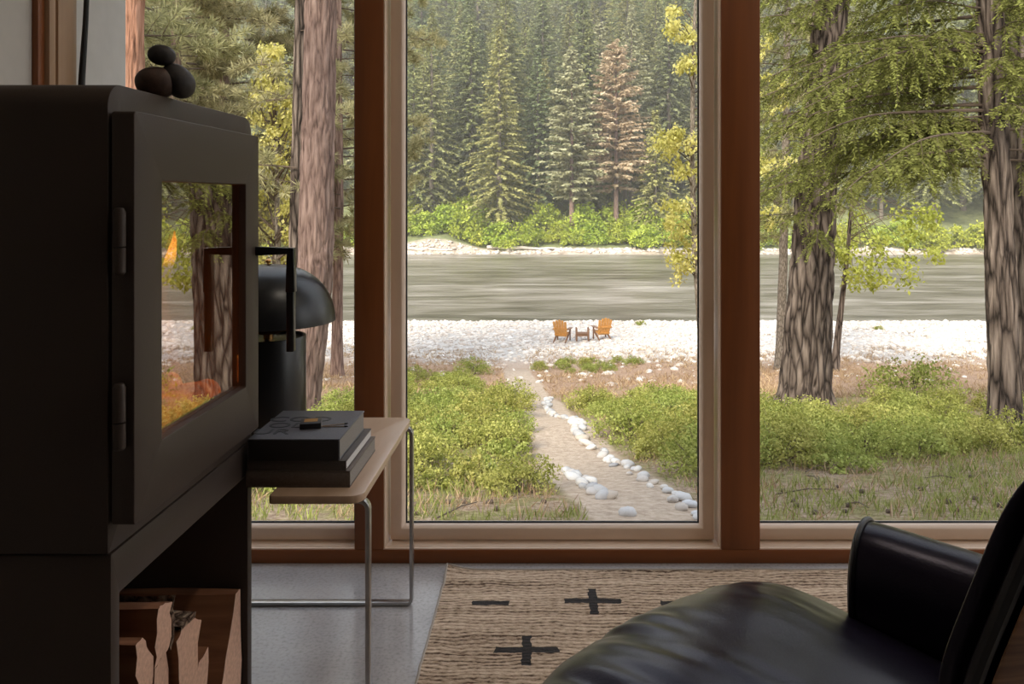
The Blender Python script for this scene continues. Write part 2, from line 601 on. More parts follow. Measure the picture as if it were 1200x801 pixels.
def ground_mat():
    m, nt, out = new_mat('forest_floor')
    p = N(nt, 'ShaderNodeBsdfPrincipled', Roughness=.95)
    p.inputs['Specular IOR Level'].default_value = .05
    tc = N(nt, 'ShaderNodeTexCoord')
    sep = N(nt, 'ShaderNodeSeparateXYZ')
    nt.links.new(tc.outputs['Object'], sep.inputs['Vector'])

    def noise_(s, d=5.0, r=.6):
        n = N(nt, 'ShaderNodeTexNoise', Scale=s, Detail=d, Roughness=r)
        nt.links.new(tc.outputs['Object'], n.inputs['Vector'])
        return n.outputs['Fac']
    fine, mid, big = noise_(22, 6, .75), noise_(3.2), noise_(.45)
    dirt = ramp(nt, [(.32, (.16, .105, .07)), (.5, (.34, .25, .175)), (.68, (.52, .41, .31))])
    nt.links.new(fine, dirt.inputs['Fac'])
    green = ramp(nt, [(.3, (.11, .12, .03)), (.7, (.31, .31, .10))])
    nt.links.new(fine, green.inputs['Fac'])
    litter = ramp(nt, [(.32, (.20, .115, .07)), (.5, (.42, .28, .19)), (.68, (.62, .47, .35))])
    nt.links.new(fine, litter.inputs['Fac'])
    gravel = ramp(nt, [(.3, (.30, .25, .21)), (.5, (.56, .51, .46)), (.7, (.70, .66, .61))])
    nt.links.new(noise_(9, 6, .8), gravel.inputs['Fac'])
    trail = ramp(nt, [(.3, (.36, .27, .20)), (.55, (.55, .44, .34)), (.75, (.66, .55, .45))])
    nt.links.new(noise_(14, 6, .7), trail.inputs['Fac'])

    def mix(f, a, b):
        n = N(nt, 'ShaderNodeMix', data_type='RGBA')
        nt.links.new(f, n.inputs['Factor'])
        nt.links.new(a, n.inputs['A'])
        nt.links.new(b, n.inputs['B'])
        return n.outputs['Result']

    def step(v, lo, hi):
        n = N(nt, 'ShaderNodeMapRange', interpolation_type='SMOOTHSTEP')
        n.inputs['From Min'].default_value = lo
        n.inputs['From Max'].default_value = hi
        nt.links.new(v, n.inputs['Value'])
        return n.outputs['Result']
    wy = mathn(nt, 'ADD', sep.outputs['Y'], mathn(nt, 'MULTIPLY_ADD', big, 8.0, -4.0))
    wy = mathn(nt, 'ADD', wy, mathn(nt, 'MULTIPLY_ADD', mid, 3.0, -1.5))
    gmask = mathn(nt, 'MULTIPLY', step(mid, .42, .58), mathn(nt, 'SUBTRACT', 1.0, step(wy, 15.0, 19.0)))
    c = mix(mathn(nt, 'MULTIPLY', gmask, .6), dirt.outputs['Color'], green.outputs['Color'])
    c = mix(step(wy, 13.5, 18.0), c, litter.outputs['Color'])
    c = mix(step(wy, 24.0, 30.0), c, gravel.outputs['Color'])
    at = N(nt, 'ShaderNodeAttribute', attribute_name='trail')
    tm = mathn(nt, 'MULTIPLY', step(mathn(nt, 'ADD', at.outputs['Fac'], mathn(nt, 'MULTIPLY_ADD', mid, .5, -.25)), .35, .65), mathn(nt, 'SUBTRACT', 1.0, step(wy, 22.0, 28.0)))
    c = mix(tm, c, trail.outputs['Color'])
    nt.links.new(c, p.inputs['Base Color'])
    b = N(nt, 'ShaderNodeBump', Strength=.7, Distance=.05)
    nt.links.new(fine, b.inputs['Height'])
    nt.links.new(b.outputs['Normal'], p.inputs['Normal'])
    nt.links.new(p.outputs['BSDF'], out.inputs['Surface'])
    return m


M['ground'] = ground_mat()


def bank_mat():
    m, nt, out = new_mat('far_bank_earth')
    p = N(nt, 'ShaderNodeBsdfPrincipled', Roughness=.95)
    tc = N(nt, 'ShaderNodeTexCoord')
    sep = N(nt, 'ShaderNodeSeparateXYZ')
    nt.links.new(tc.outputs['Object'], sep.inputs['Vector'])
    n = N(nt, 'ShaderNodeTexNoise', Scale=1.6, Detail=6.0, Roughness=.7)
    nt.links.new(tc.outputs['Object'], n.inputs['Vector'])
    pale = ramp(nt, [(.3, (.20, .155, .115)), (.5, (.40, .33, .26)), (.7, (.58, .51, .44))])
    soil = ramp(nt, [(.3, (.11, .125, .05)), (.7, (.26, .28, .12))])
    nt.links.new(n.outputs['Fac'], pale.inputs['Fac'])
    nt.links.new(n.outputs['Fac'], soil.inputs['Fac'])
    mr = N(nt, 'ShaderNodeMapRange')
    mr.inputs['From Min'].default_value = 92.3
    mr.inputs['From Max'].default_value = 93.2
    nt.links.new(mathn(nt, 'ADD', sep.outputs['Y'], mathn(nt, 'MULTIPLY_ADD', n.outputs['Fac'], 1.5, -.75)), mr.inputs['Value'])
    mx = N(nt, 'ShaderNodeMix', data_type='RGBA')
    nt.links.new(mr.outputs['Result'], mx.inputs['Factor'])
    nt.links.new(pale.outputs['Color'], mx.inputs['A'])
    nt.links.new(soil.outputs['Color'], mx.inputs['B'])
    nt.links.new(mx.outputs['Result'], p.inputs['Base Color'])
    nt.links.new(p.outputs['BSDF'], out.inputs['Surface'])
    return m


M['bank'] = bank_mat()


def river_mat():
    m, nt, out = new_mat('flowing_water')
    p = N(nt, 'ShaderNodeBsdfPrincipled', Roughness=.3)
    v = coords(nt, (.17, .75, 1))
    a = N(nt, 'ShaderNodeTexNoise', Scale=1.0, Detail=5.0, Roughness=.6, Distortion=.4)
    nt.links.new(v, a.inputs['Vector'])
    v2 = coords(nt, (.05, .2, 1))
    b = N(nt, 'ShaderNodeTexNoise', Scale=1.0, Detail=3.0)
    nt.links.new(v2, b.inputs['Vector'])
    f = mathn(nt, 'ADD', mathn(nt, 'MULTIPLY', a.outputs['Fac'], .65), mathn(nt, 'MULTIPLY', b.outputs['Fac'], .35))
    rp = ramp(nt, [(.38, (.075, .064, .042)), (.48, (.155, .134, .100)), (.56, (.24, .21, .172)), (.68, (.42, .38, .33))])
    nt.links.new(f, rp.inputs['Fac'])
    nt.links.new(rp.outputs['Color'], p.inputs['Base Color'])
    bp = N(nt, 'ShaderNodeBump', Strength=.35, Distance=.35)
    nt.links.new(f, bp.inputs['Height'])
    nt.links.new(bp.outputs['Normal'], p.inputs['Normal'])
    nt.links.new(p.outputs['BSDF'], out.inputs['Surface'])
    return m


M['river'] = river_mat()


def flame_mat():
    m, nt, out = new_mat('flame')
    tc = N(nt, 'ShaderNodeTexCoord')
    sep = N(nt, 'ShaderNodeSeparateXYZ')
    nt.links.new(tc.outputs['Generated'], sep.inputs['Vector'])
    rp = ramp(nt, [(0, (.9, .10, .005)), (.5, (1, .28, .03)), (.8, (1, .5, .1)), (1, (1, .2, .01))])
    nt.links.new(sep.outputs['Z'], rp.inputs['Fac'])
    e = N(nt, 'ShaderNodeEmission', Strength=1.5)
    nt.links.new(rp.outputs['Color'], e.inputs['Color'])
    t = N(nt, 'ShaderNodeBsdfTransparent')
    fr = ramp(nt, [(0, (.01,) * 3), (.78, (.03,) * 3), (.86, (.75,) * 3), (.95, (.7,) * 3), (1, (.1,) * 3)])
    nt.links.new(sep.outputs['Z'], fr.inputs['Fac'])
    mx = N(nt, 'ShaderNodeMixShader')
    nt.links.new(fr.outputs['Color'], mx.inputs[0])
    nt.links.new(t.outputs[0], mx.inputs[1])
    nt.links.new(e.outputs[0], mx.inputs[2])
    nt.links.new(mx.outputs[0], out.inputs['Surface'])
    return m


M['flame'] = flame_mat()


def ember_mat():
    m, nt, out = new_mat('glowing_wood')
    p = N(nt, 'ShaderNodeBsdfPrincipled', Roughness=.9)
    p.inputs['Base Color'].default_value = (.03, .022, .018, 1)
    v = coords(nt, (1, 1, 1))
    n = N(nt, 'ShaderNodeTexNoise', Scale=22.0, Detail=5.0)
    nt.links.new(v, n.inputs['Vector'])
    rp = ramp(nt, [(.32, (.16, .020, .002)), (.55, (.6, .12, .012)), (.75, (1, .36, .05))])
    nt.links.new(n.outputs['Fac'], rp.inputs['Fac'])
    nt.links.new(rp.outputs['Color'], p.inputs['Emission Color'])
    p.inputs['Emission Strength'].default_value = .55
    nt.links.new(p.outputs['BSDF'], out.inputs['Surface'])
    return m


M['ember'] = ember_mat()
#@@ROOM
# ================================================================== THE ROOM
def fill_lamp_mat():  # glow of the added ceiling fill lamps
    m, nt, out = new_mat('fill_lamp_glow')
    e = N(nt, 'ShaderNodeEmission', Strength=4.0)
    e.inputs['Color'].default_value = (1, .82, .62, 1)
    nt.links.new(e.outputs[0], out.inputs['Surface'])
    return m


M['fill_bulb'] = fill_lamp_mat()
M['darkpanel'] = wood('dark_panelling', (.035, .018, .010), (.07, .035, .02), (10, 10, 1), .6)
YF = 2.43                      # inner face of the window wall
XL, XR, YB, ZC = -1.25, 3.1, -2.6, 2.95


def struct(name, geo, mat, parent=None, bevel=0, **k):
    o = obj(name, geo, mat, parent, bevel=bevel, **k)
    if parent is None:
        o['kind'] = 'structure'
    return o


struct('floor', box(-2.6, XR + .2, YB - .2, YF + .12, -.2, 0), M['concrete'])
struct('ceiling', box(-2.6, XR + .2, YB - .2, YF + .5, ZC, ZC + .2), M['ceil'])
struct('wall_back', box(-2.6, XR + .2, YB - .2, YB, 0, ZC), M['darkpanel'])
# left wall stops short of the glass so that the pane runs on behind its end; a second, set-back piece holds the frame
struct('wall_left', join(box(XL - .12, XL, YB, 2.00, 0, ZC), box(-2.6, XL - .12, YB, YB + .12, 0, ZC)), M['wall'])
struct('wall_left_pier', box(XL - .12, XL, 2.00, 2.385, 0, ZC), M['wallgrey'])
struct('wall_left_return', box(-1.75, -1.46, YF - .02, YF + .12, 0, ZC), M['wallgrey'])
# right wall with a wide opening that lets the day in
struct('wall_right', join(box(XR, XR + .2, YB, .55, 0, ZC), box(XR, XR + .2, 2.25, YF + .1, 0, ZC),
                          box(XR, XR + .2, .55, 2.25, 0, .10), box(XR, XR + .2, .55, 2.25, 2.80, ZC)), M['wall'])
# window wall: posts, sill beam, head beam
struct('trim_1', box(-.588, -.500, YF, YF + .14, .041, 2.80), M['fir'], bevel=.003)
struct('trim_2', box(.512, .629, YF, YF + .14, .041, 2.80), M['fir'], bevel=.003)
struct('trim_3', box(2.75, 2.90, YF, YF + .14, .041, 2.80), M['fir'], bevel=.003)
struct('trim_4', box(-1.75, XR, YF, YF + .14, 0, .041), M['firx'], bevel=.003)
struct('trim_5', box(-1.75, XR, YF, YF + .14, 2.80, ZC), M['firx'], bevel=.003)
struct('wall_front', box(2.90, XR, YF, YF + .14, .041, 2.80), M['wall'])
# casing on the left wall: stepped fir profile
struct('trim_6', prism([(XL, 1.953), (XL + .016, 1.953), (XL + .016, 1.978), (XL + .002, 1.978), (XL, 1.978)], 0, ZC, 'z'), M['fir'], bevel=.0015)
struct('trim_7', prism([(XL, 1.978), (XL + .028, 1.978), (XL + .028, 2.003), (XL, 2.003)], 0, ZC, 'z'), M['casing'], bevel=.0015)
struct('trim_8', prism([(XL, 2.003), (XL + .008, 2.003), (XL + .008, 2.020), (XL, 2.020)], 0, ZC, 'z'), M['fir'], bevel=.001)
struct('trim_9', prism([(XL, 2.020), (XL + .024, 2.020), (XL + .024, 2.080), (XL + .020, 2.105), (XL, 2.105)], 0, ZC, 'z'), M['casing'], bevel=.0015)


def frame_ring(x0, x1, z0, z1, prof):
    """sweep a (u inward, d outward-depth) profile round an opening, mitred"""
    V, Fs = [], []
    n = len(prof)
    for cx, cz, sx, sz in ((x0, z0, 1, 1), (x1, z0, -1, 1), (x1, z1, -1, -1), (x0, z1, 1, -1)):
        for u, d in prof:
            V.append((cx + sx * u, YF + d, cz + sz * u))
    for k in range(4):
        k2 = (k + 1) % 4
        for i in range(n):
            j = (i + 1) % n
            Fs.append((k * n + i, k * n + j, k2 * n + j, k2 * n + i))
    return V, Fs


FRAME = [(0, .004), (.0035, .004), (.0035, .016), (.0055, .018), (.0055, .048), (.0, .048), (-.0, .11), (.0, .11)]
FRAME = [(-.002, .003), (.0030, .003), (.0030, .014), (.0052, .016), (.0052, .100), (-.002, .100)]
SASH = [(.0125, .044), (.0440, .044), (.0470, .046), (.0555, .061), (.0555, .085), (.0125, .085)]
GASK = [(.0545, .0615), (.0590, .0640), (.0590, .072), (.0545, .072)]
for n, (x0, x1) in enumerate(((-1.46, -.545), (-.500, .512), (.585, 2.75)), 1):
    z0, z1 = .041, 2.80
    w = struct('window_%d' % n, frame_ring(x0, x1, z0, z1, FRAME), M['sash'])
    obj('sash', frame_ring(x0, x1, z0, z1, SASH), M['sash'], w, bevel=.0015)
    obj('gasket', frame_ring(x0, x1, z0, z1, GASK), M['gasket'], w)
    obj('pane', box(x0 + .056, x1 - .056, YF + .066, YF + .070, z0 + .056, z1 - .056), M['glass'], w)

# black cord hanging in front of the casing
g = tube([(XL + .045, 2.118, 2.94), (XL + .044, 2.118, 1.75), (XL + .040, 2.110, 1.55), (XL + .036, 2.100, 1.40), (XL + .034, 2.096, 1.20),
          (XL + .03, 2.10, .7)], [.006, .006, .007, .0085, .0085, .007], 10)
tag(obj('hanging_cord', g, M['cord'], loc=(XL + .03, 2.10, .7)), 'black cord hanging down the wall beside the wooden casing', 'cord')

# added fill lamps, unseen in the ceiling, to brighten and warm the room
for k, (x, y) in enumerate(((.35, 1.35), (1.75, 1.35), (.35, -.6), (1.75, -.6))):
    r = thing('fill_lamp', ['added unseen ceiling fill lamp above the rug and chair', 'added unseen ceiling fill lamp above the far end of the rug', 'added unseen ceiling fill lamp behind the chair by the panelled wall', 'added unseen ceiling fill lamp in the rear corner of the room'][k], 'lamp', (x, y, ZC))
    obj('fill_ring', lathe([(.075, -.004), (.095, -.004), (.095, .0), (.075, .0), (.075, -.004)], (x, y, ZC), 32, cap=False), M['ceil'], r)
    obj('fill_bulb', lathe([(.002, -.003), (.074, -.003), (.074, -.001), (.002, -.001)], (x, y, ZC), 32), M['fill_bulb'], r)
    if k < 2:
        al_ = bpy.data.lights.new('fill_beam', 'AREA')
        al_.shape = 'DISK'
        al_.size = .14
        al_.energy = FILL
        al_.color = (1.0, .88, .74)
        al_.spread = math.radians(150)
        ao = bpy.data.objects.new('fill_beam', al_)
        COL.objects.link(ao)
        ao.parent = r
        ao.location = (0, 0, -.012)

# ------------------------------------------------------------------ wood stove
XS = -.637
sv = thing('wood_stove', 'tall black steel wood stove with a glass door and log store below', 'stove', (-.86, 1.447, 0))
Y0, Y1, XB = 1.167, 1.728, -1.10
# upper body: rounded outline in (y,z), hollow firebox behind the door
outer = rrect(Y0, Y1, .584, 1.265, (.004, .004, .036, .036), 8)
inner = rrect(1.225, 1.675, .66, 1.16, .01, 2)


def shell(outer, inner, x_front, x_back, x_in):
    """solid with outline outer, cavity inner open to the front, cavity back at x_in"""
    n, m = len(outer), len(inner)
    V = [(x_front, y, z) for y, z in outer] + [(x_back, y, z) for y, z in outer]
    Fs = [[i, (i + 1) % n, n + (i + 1) % n, n + i] for i in range(n)] + [list(range(n, 2 * n))]
    b = len(V)
    V += [(x_front, y, z) for y, z in inner] + [(x_in, y, z) for y, z in inner]
    Fs += [[b + i, b + (i + 1) % m, b + m + (i + 1) % m, b + m + i] for i in range(m)] + [list(range(b + m, b + 2 * m))]
    # front ring: connect by nearest inner index for each outer vertex
    io = [min(range(m), key=lambda k: (inner[k][0] - y) ** 2 + (inner[k][1] - z) ** 2) for y, z in outer]
    for i in range(n):
        j = (i + 1) % n
        a, c = io[i], io[j]
        Fs.append([i, j, b + c] if a == c else [i, j, b + c, b + a])
        k = a
        chain = [a]
        while k != c and len(chain) < m:
            k = (k + 1) % m
            chain.append(k)
        if a != c and len(chain) > 2:
            Fs.pop()
            Fs.append([i, j] + [b + q for q in reversed(chain)])
    return V, Fs


obj('firebox_body', shell(outer, inner, XS, XB, -1.03), M['steel'], sv, bevel=.0022)
# log store: frame open to the room
st_o = rrect(1.175, 1.729, .0, .581, .003, 2)
st_i = rrect(1.199, 1.706, .028, .515, .002, 2)
obj('log_store', shell(st_o, st_i, XS, XB, -1.07), M['steel'], sv, bevel=.0015)
# door
XD = -.600


def plate_with_hole(o, i, x0, x1):
    n = len(o)
    assert n == len(i)
    V = [(x0, y, z) for y, z in o] + [(x0, y, z) for y, z in i] + [(x1, y, z) for y, z in o] + [(x1, y, z) for y, z in i]
    Fs = []
    for k in range(n):
        j = (k + 1) % n
        Fs += [[k, j, n + j, n + k], [2 * n + k, 2 * n + j, 3 * n + j, 3 * n + k], [k, j, 2 * n + j, 2 * n + k], [n + k, n + j, 3 * n + j, 3 * n + k]]
    return V, Fs


do = rrect(1.169, 1.667, .625, 1.2235, .006, 3)
di = rrect(1.2527, 1.598, .7245, 1.1237, .003, 3)
door = obj('door', plate_with_hole(do, di, XD, -.633), M['steel'], sv, bevel=.0045, seg=3)
obj('door_glass', box(-.6175, -.6140, 1.2535, 1.597, .7255, 1.1230), M['stoveglass'], door)
hy = 1.657
obj('handle', bar_path([(XD - .004, hy, .9885), (-.530, hy, .9885), (-.530, hy, .905)], .0085, .0095), M['blackmetal'], door, bevel=.0015)
obj('handle_grip', join(box(-.5385, -.5225, hy - .008, hy + .008, .783, .907)), M['blackmetal'], door, bevel=.003)
for z0, z1 in ((.988, 1.083), (.737, .832)):
    zm = (z0 + z1) / 2 - .008
    h = obj('hinge', lathe([(.006, z0), (.0085, z0 + .003), (.0085, zm - .001)], (-.617, 1.1605, 0), 20), M['steel'], door)
    obj('hinge_cap', lathe([(.0085, zm + .001), (.0085, z1 - .006), (.006, z1), (.001, z1 + .001)], (-.617, 1.1605, 0), 20), M['steel'], h)

# fire inside
for k, (a, b, r, lab) in enumerate((((-.98, 1.30, .705), (-.76, 1.64, .715), .040, 'glowing log lying across the floor of the firebox, low at the back'),
                                    ((-.72, 1.28, .700), (-.70, 1.66, .700), .036, 'glowing log lying just behind the stove glass'),
                                    ((-.98, 1.62, .775), (-.74, 1.36, .775), .036, 'glowing log resting on top of the other burning logs'))):
    a, b = Vector(a), Vector(b)
    pts = [a.lerp(b, t / 8) for t in range(9)]
    rad = [r * (.75 if i in (0, 8) else 1 + .12 * math.sin(i * 2.3 + k)) for i in range(9)]
    tag(obj('burning_log', tube(pts, rad, 14), M['ember'], loc=a), lab, 'log', 'burning logs in the stove')
pr = [(.004, .0), (.010, .05), (.014, .12), (.013, .19), (.013, .25), (.012, .270), (.006, .300), (.001, .320)]
g = lathe(pr, (0, 0, 0), 16)
g = [Vector((v[0] * .8 + .010 * math.sin(v[2] * 26), v[1] + .012 * math.sin(v[2] * 19 + 1), v[2])) for v in g[0]], g[1]
tag(obj('flame', g, M['flame'], loc=(-.755, 1.600, .712), local=True), 'small orange flame rising behind the stove glass', 'flame')
g2 = [Vector((v[0] * 1.1 + .012, v[1] - .010, v[2] * .9)) for v in g[0]], g[1]

# stones on the stove
zt = 1.265


def pebble(name, c, s, rz, ry, label, mat, seed):
    def fn(v):
        d = noise.noise(Vector((v.x * 22 + seed, v.y * 22, v.z * 22))) * .0025
        return v + v.normalized() * d
    V, Fs = puff(*s, (2.2, 2.2, 2.1), 10, fn)
    m = Matrix.Rotation(rz, 4, 'Z') @ Matrix.Rotation(ry, 4, 'Y')
    return tag(obj(name, ([m @ v for v in V], Fs), mat, loc=c, local=True), label, 'stone')


pebble('stone', (-.655, 1.352, zt + .0255), (.034, .030, .0265), .2, 0, 'broad flat dark stone lying at the bottom of the little cairn on the stove', M['stonebrown'], 1)
pebble('stone', (-.628, 1.366, zt + .0300), (.031, .028, .0240), .3, .95, 'oval dark stone leaning against the flat one on the stove', M['stone'], 5)
pebble('stone', (-.648, 1.352, zt + .0700), (.0215, .019, .0165), .4, .1, 'small round dark stone balanced on top of the little cairn', M['stone'], 9)


# split logs in the store: wedge cross sections in (y,z), running along x, ends toward the room
def split_log(sec, x_end, length, label, barkside=None, tilt=0):
    n = len(sec)
    cy = sum(p[0] for p in sec) / n
    cz = min(p[1] for p in sec)
    root = thing('firewood_log', label, 'log', (x_end, cy, cz), group=None)
    V, Fs = [], []
    K = 7
    # subdivide the outline
    P = []
    for i in range(n):
        a, b = Vector((*sec[i], 0)), Vector((*sec[(i + 1) % n], 0))
        for t in range(5):
            P.append(a.lerp(b, t / 5))
    m = len(P)
    for k in range(K + 1):
        x = x_end - length * k / K
        for p in P:
            e = noise.noise(Vector((p.x * 55, p.y * 55, x * 7 + cz * 31))) * .005
            V.append((x + (noise.noise(Vector((p.x * 60, p.y * 60, 3))) * .006 if k == 0 else 0) + tilt * (p.y - cz), p.x + e, p.y + e * .6))
    for k in range(K):
        for i in range(m):
            Fs.append((k * m + i, k * m + (i + 1) % m, (k + 1) * m + (i + 1) % m, (k + 1) * m + i))
    obj('split_side', (V, Fs + [list(range(K * m, K * m + m))]), M['logside'], root, angle=25)
    obj('cut_end', ([(v[0] + .0008, v[1], v[2]) for v in V[:m]], [list(range(m))]), M['logend'], root)
    if barkside is not None:
        i0 = barkside * 5
        V2, F2 = [], []
        for k in range(K + 1):
            for q in range(6):
                v = Vector(V[k * m + (i0 + q) % m])
                v2 = Vector((v.x + (.002 if k == 0 else 0), v.y, v.z))
                c = Vector((v.x, cy, sum(p[1] for p in sec) / n))
                out = (v2 - c)
                out.x = 0
                out.normalize()
                V2 += [v2 + out * .001, v2 + out * (.010 + .004 * noise.noise(v * 90))]
        for k in range(K):
            for q in range(5):
                a = (k * 6 + q) * 2
                b = a + 12
                F2 += [(a + 1, a + 3, b + 3, b + 1), (a, a + 2, b + 2, b)]
        for q in range(5):
            a = q * 2
            F2.append((a, a + 1, a + 3, a + 2))
        obj('bark', (V2, F2), M['logbark'], root)
    return root


X1 = -.652
split_log([(1.555, .030), (1.695, .030), (1.697, .280), (1.668, .284), (1.585, .120)], X1 + .004, .36, 'big split log standing tall against the far side of the stove log store')
split_log([(1.425, .150), (1.475, .140), (1.492, .318), (1.478, .336), (1.410, .344), (1.400, .330)], X1 + .006, .38, 'pale ended split log in the middle of the stack with a bark edge', 3)
split_log([(1.336, .322), (1.390, .330), (1.396, .402), (1.372, .412), (1.340, .418)], X1, .37, 'dark sided split log highest in the stack with a strip of bark', 1)
split_log([(1.278, .278), (1.330, .270), (1.332, .345), (1.300, .392), (1.279, .392)], X1 - .002, .36, 'knotty split log beside the dark sided log, nearer the stove side panel')
split_log([(1.492, .140), (1.548, .110), (1.560, .235), (1.515, .228)], X1 - .006, .33, 'narrow pale split log wedged between the two tallest logs')
split_log([(1.340, .030), (1.545, .030), (1.540, .100), (1.490, .130), (1.420, .140), (1.345, .120)], X1 - .003, .36, 'wide split log on the floor of the log store, middle of the row')
split_log([(1.240, .030), (1.335, .030), (1.335, .262), (1.262, .270)], X1, .36, 'squarish split log on the floor of the log store, beside its near jamb')
split_log([(1.345, .130), (1.410, .150), (1.394, .318), (1.350, .314)], X1 - .008, .34, 'slim split log in the shadow under the dark sided log')

# ------------------------------------------------------------------ side table
ZT = .500
tb = thing('side_table', 'low side table with pale wood top and slim metal frame beside the stove', 'table', (-.55, 1.93, 0))
top = []
xr, xl, xl2 = -.377, -.566, -.86
y0, yn, y1 = 1.625, 1.752, 2.205
top += rrect(xl, xr, y0, y1, (.008, .030, .030, 0), 6)[:-1]
top += [(xl2, y1), (xl2, yn), (xl, yn)]
obj('tabletop', prism(top, ZT - .0175, ZT, 'z'), M['oak'], tb, bevel=.003)


def hoop(y, parent):
    """slim bar frame: up the open side and along the floor"""
    x = xr + .003
    pts = [(x - .09, y, ZT - .0225), (x - .018, y, ZT - .0225)]
    for k in range(1, 7):
        a = k / 6 * PI / 2
        pts.append((x - .018 + .018 * math.sin(a), y, ZT - .0405 + .018 * math.cos(a)))
    pts += [(x, y, .02)]
    for k in range(1, 5):
        a = k / 4 * PI / 2
        pts.append((x - .012 + .012 * math.cos(a), y, .018 - .012 * math.sin(a)))
    pts += [(xl2 + .02, y, .006)]
    o = obj('leg_frame', bar_path(pts, .010, .0045), M['chrome'], parent, bevel=.001)
    return o


hoop(1.665, tb)
hoop(2.185, tb)
for y in (1.765, 2.185):
    obj('leg', bar_path([(xl2 + .02, y, .004), (xl2 + .02, y, .25), (xl2 + .02, y, ZT - .018)], .0045, .010), M['chrome'], tb, bevel=.001)

# ------------------------------------------------------------------ books


def book(x0, x1, y0, y1, z0, z1, label, cover, spine_front=True, th=.0035, pages=None, pmat=None):
    r = thing('book', label, 'book', ((x0 + x1) / 2, (y0 + y1) / 2, z0), group='books stacked on the side table')
    obj('cover', join(box(x0, x1, y0, y1, z0, z0 + th), box(x0, x1, y0, y1, z1 - th, z1), box(x0, x1, y0, y0 + th, z0 + th, z1 - th)),
        cover, r, bevel=.0012)
    V, Fs = box(x0 + .004, x1 - (.004 if pages is None else pages), y0 + th, y1 - .004, z0 + th, z1 - th)
    obj('pages', (V, Fs), pmat or M['paper'], r)
    return r


book(-.628, -.413, 1.671, 1.914, ZT, .5345, 'thick brown grey book at the bottom of the stack on the side table', M['bookbrown'], pages=.0008, pmat=M['papergrey'])
book(-.626, -.421, 1.671, 1.905, .5350, .5555, 'thin taupe book in the middle of the stack showing white page edges', M['bookgrey'], pages=.0)
tp = book(-.624, -.434, 1.670, 1.892, .5560, .6005, 'thick charcoal book with dark printed letters on top of the stack', M['bookdark'], pages=.0012, pmat=M['papergrey'])


def letters(txt, size, m, mat, parent, depth=.0004):
    cu = bpy.data.curves.new('letters', 'FONT')
    cu.body = txt
    cu.size = size
    cu.extrude = depth
    tmp = bpy.data.objects.new('tmp', cu)
    COL.objects.link(tmp)
    me = bpy.data.meshes.new_from_object(tmp.evaluated_get(bpy.context.evaluated_depsgraph_get()))
    bpy.data.objects.remove(tmp)
    me.transform(m)
    me.transform(Matrix.Translation(-offset_of(parent)))
    return link_mesh('cover_lettering', me, mat, parent)


for t, dx, dy in (('COD', -.630, 1.800), ('OD', -.616, 1.752), ('UR', -.632, 1.704)):
    letters(t, .062, Matrix.Translation((dx, dy, .6008)) @ Matrix.Diagonal((1.0, .85, 1, 1)), M['bookprint'], tp)
# dark spine cloth of the top book
obj('spine', box(-.622, -.437, 1.6692, 1.6703, .5565, .5985), M['bookblack'], tp, bevel=.0004)

# matchbox and matches
mb = thing('matchbox', 'small black matchbox with an amber label lying on the top book', 'matchbox', (-.519, 1.765, .6005), (0, 0, .22))
obj('sleeve', box(-.024, .020, -.026, .020, .0002, .0125), M['matchblack'], mb, bevel=.0012, local=True)
obj('label', box(-.016, .012, -.012, .012, .0125, .0130), M['matchamber'], mb, local=True)
obj('striker', box(.0201, .0206, -.022, .017, .0015, .0115), M['matchgrey'], mb, local=True)
for (ax, ay, bx, by), lab in (((-.497, 1.760, -.452, 1.778), 'wooden match beside the matchbox, the one pointing further back'),
                              ((-.500, 1.756, -.447, 1.758), 'wooden match beside the matchbox, the one nearer the book spine')):
    r = thing('match', lab, 'match', (ax, ay, .6005), group='matches on the top book')
    a, b = Vector((ax, ay, .6018)), Vector((bx, by, .6018))
    obj('stick', tube([a, b], .0011, 6), M['matchwood'], r)
    obj('match_head', tube([b, b + (b - a).normalized() * .002, b + (b - a).normalized() * .006, b + (b - a).normalized() * .008], [.0013, .0019, .0018, .0006], 8), M['matchblack'], r)

# ------------------------------------------------------------------ mushroom lamp
lx, ly = -.724, 2.08
lm = thing('table_lamp', 'black dome shaded lamp on a thick cylinder base by the window', 'lamp', (lx, ly, ZT))
obj('base', lathe([(.086, ZT), (.092, ZT + .003), (.0935, ZT + .008), (.0935, .741), (.0925, .743), (.088, .743), (.088, .735), (.003, .735)], (lx, ly, 0), 56), M['blackmetal'], lm)
dome = []
for k in range(25):
    a = k / 24 * PI / 2 * .97
    dome.append((.167 * math.cos(a) ** .86, .781 + .145 * math.sin(a)))
ins = [(r - .0022 if r > .01 else r, z - .0022) for r, z in dome]
sh = obj('shade', lathe(dome + ins[::-1], (lx, ly, 0), 64, cap=False), M['blackmetal'], lm)
obj('shade_rim', lathe([(.1655, .7795), (.1675, .7795), (.1675, .7825), (.1655, .7825), (.1655, .7795)], (lx, ly, 0), 64, cap=False), M['blackmetal'], sh)
obj('finial', lathe([(.003, .924), (.003, .929), (.0065, .931), (.0075, .9345), (.0060, .938), (.002, .940)], (lx, ly, 0), 18), M['brass'], lm)
obj('stem', lathe([(.012, .735), (.012, .80), (.020, .805), (.020, .86), (.010, .870), (.004, .922)], (lx, ly, 0), 20), M['brass'], lm)
obj('reflector_bowl', lathe([(.020, .748), (.045, .755), (.055, .765), (.054, .766), (.044, .757), (.019, .750)], (lx, ly, 0), 32, cap=False), M['brass'], lm)

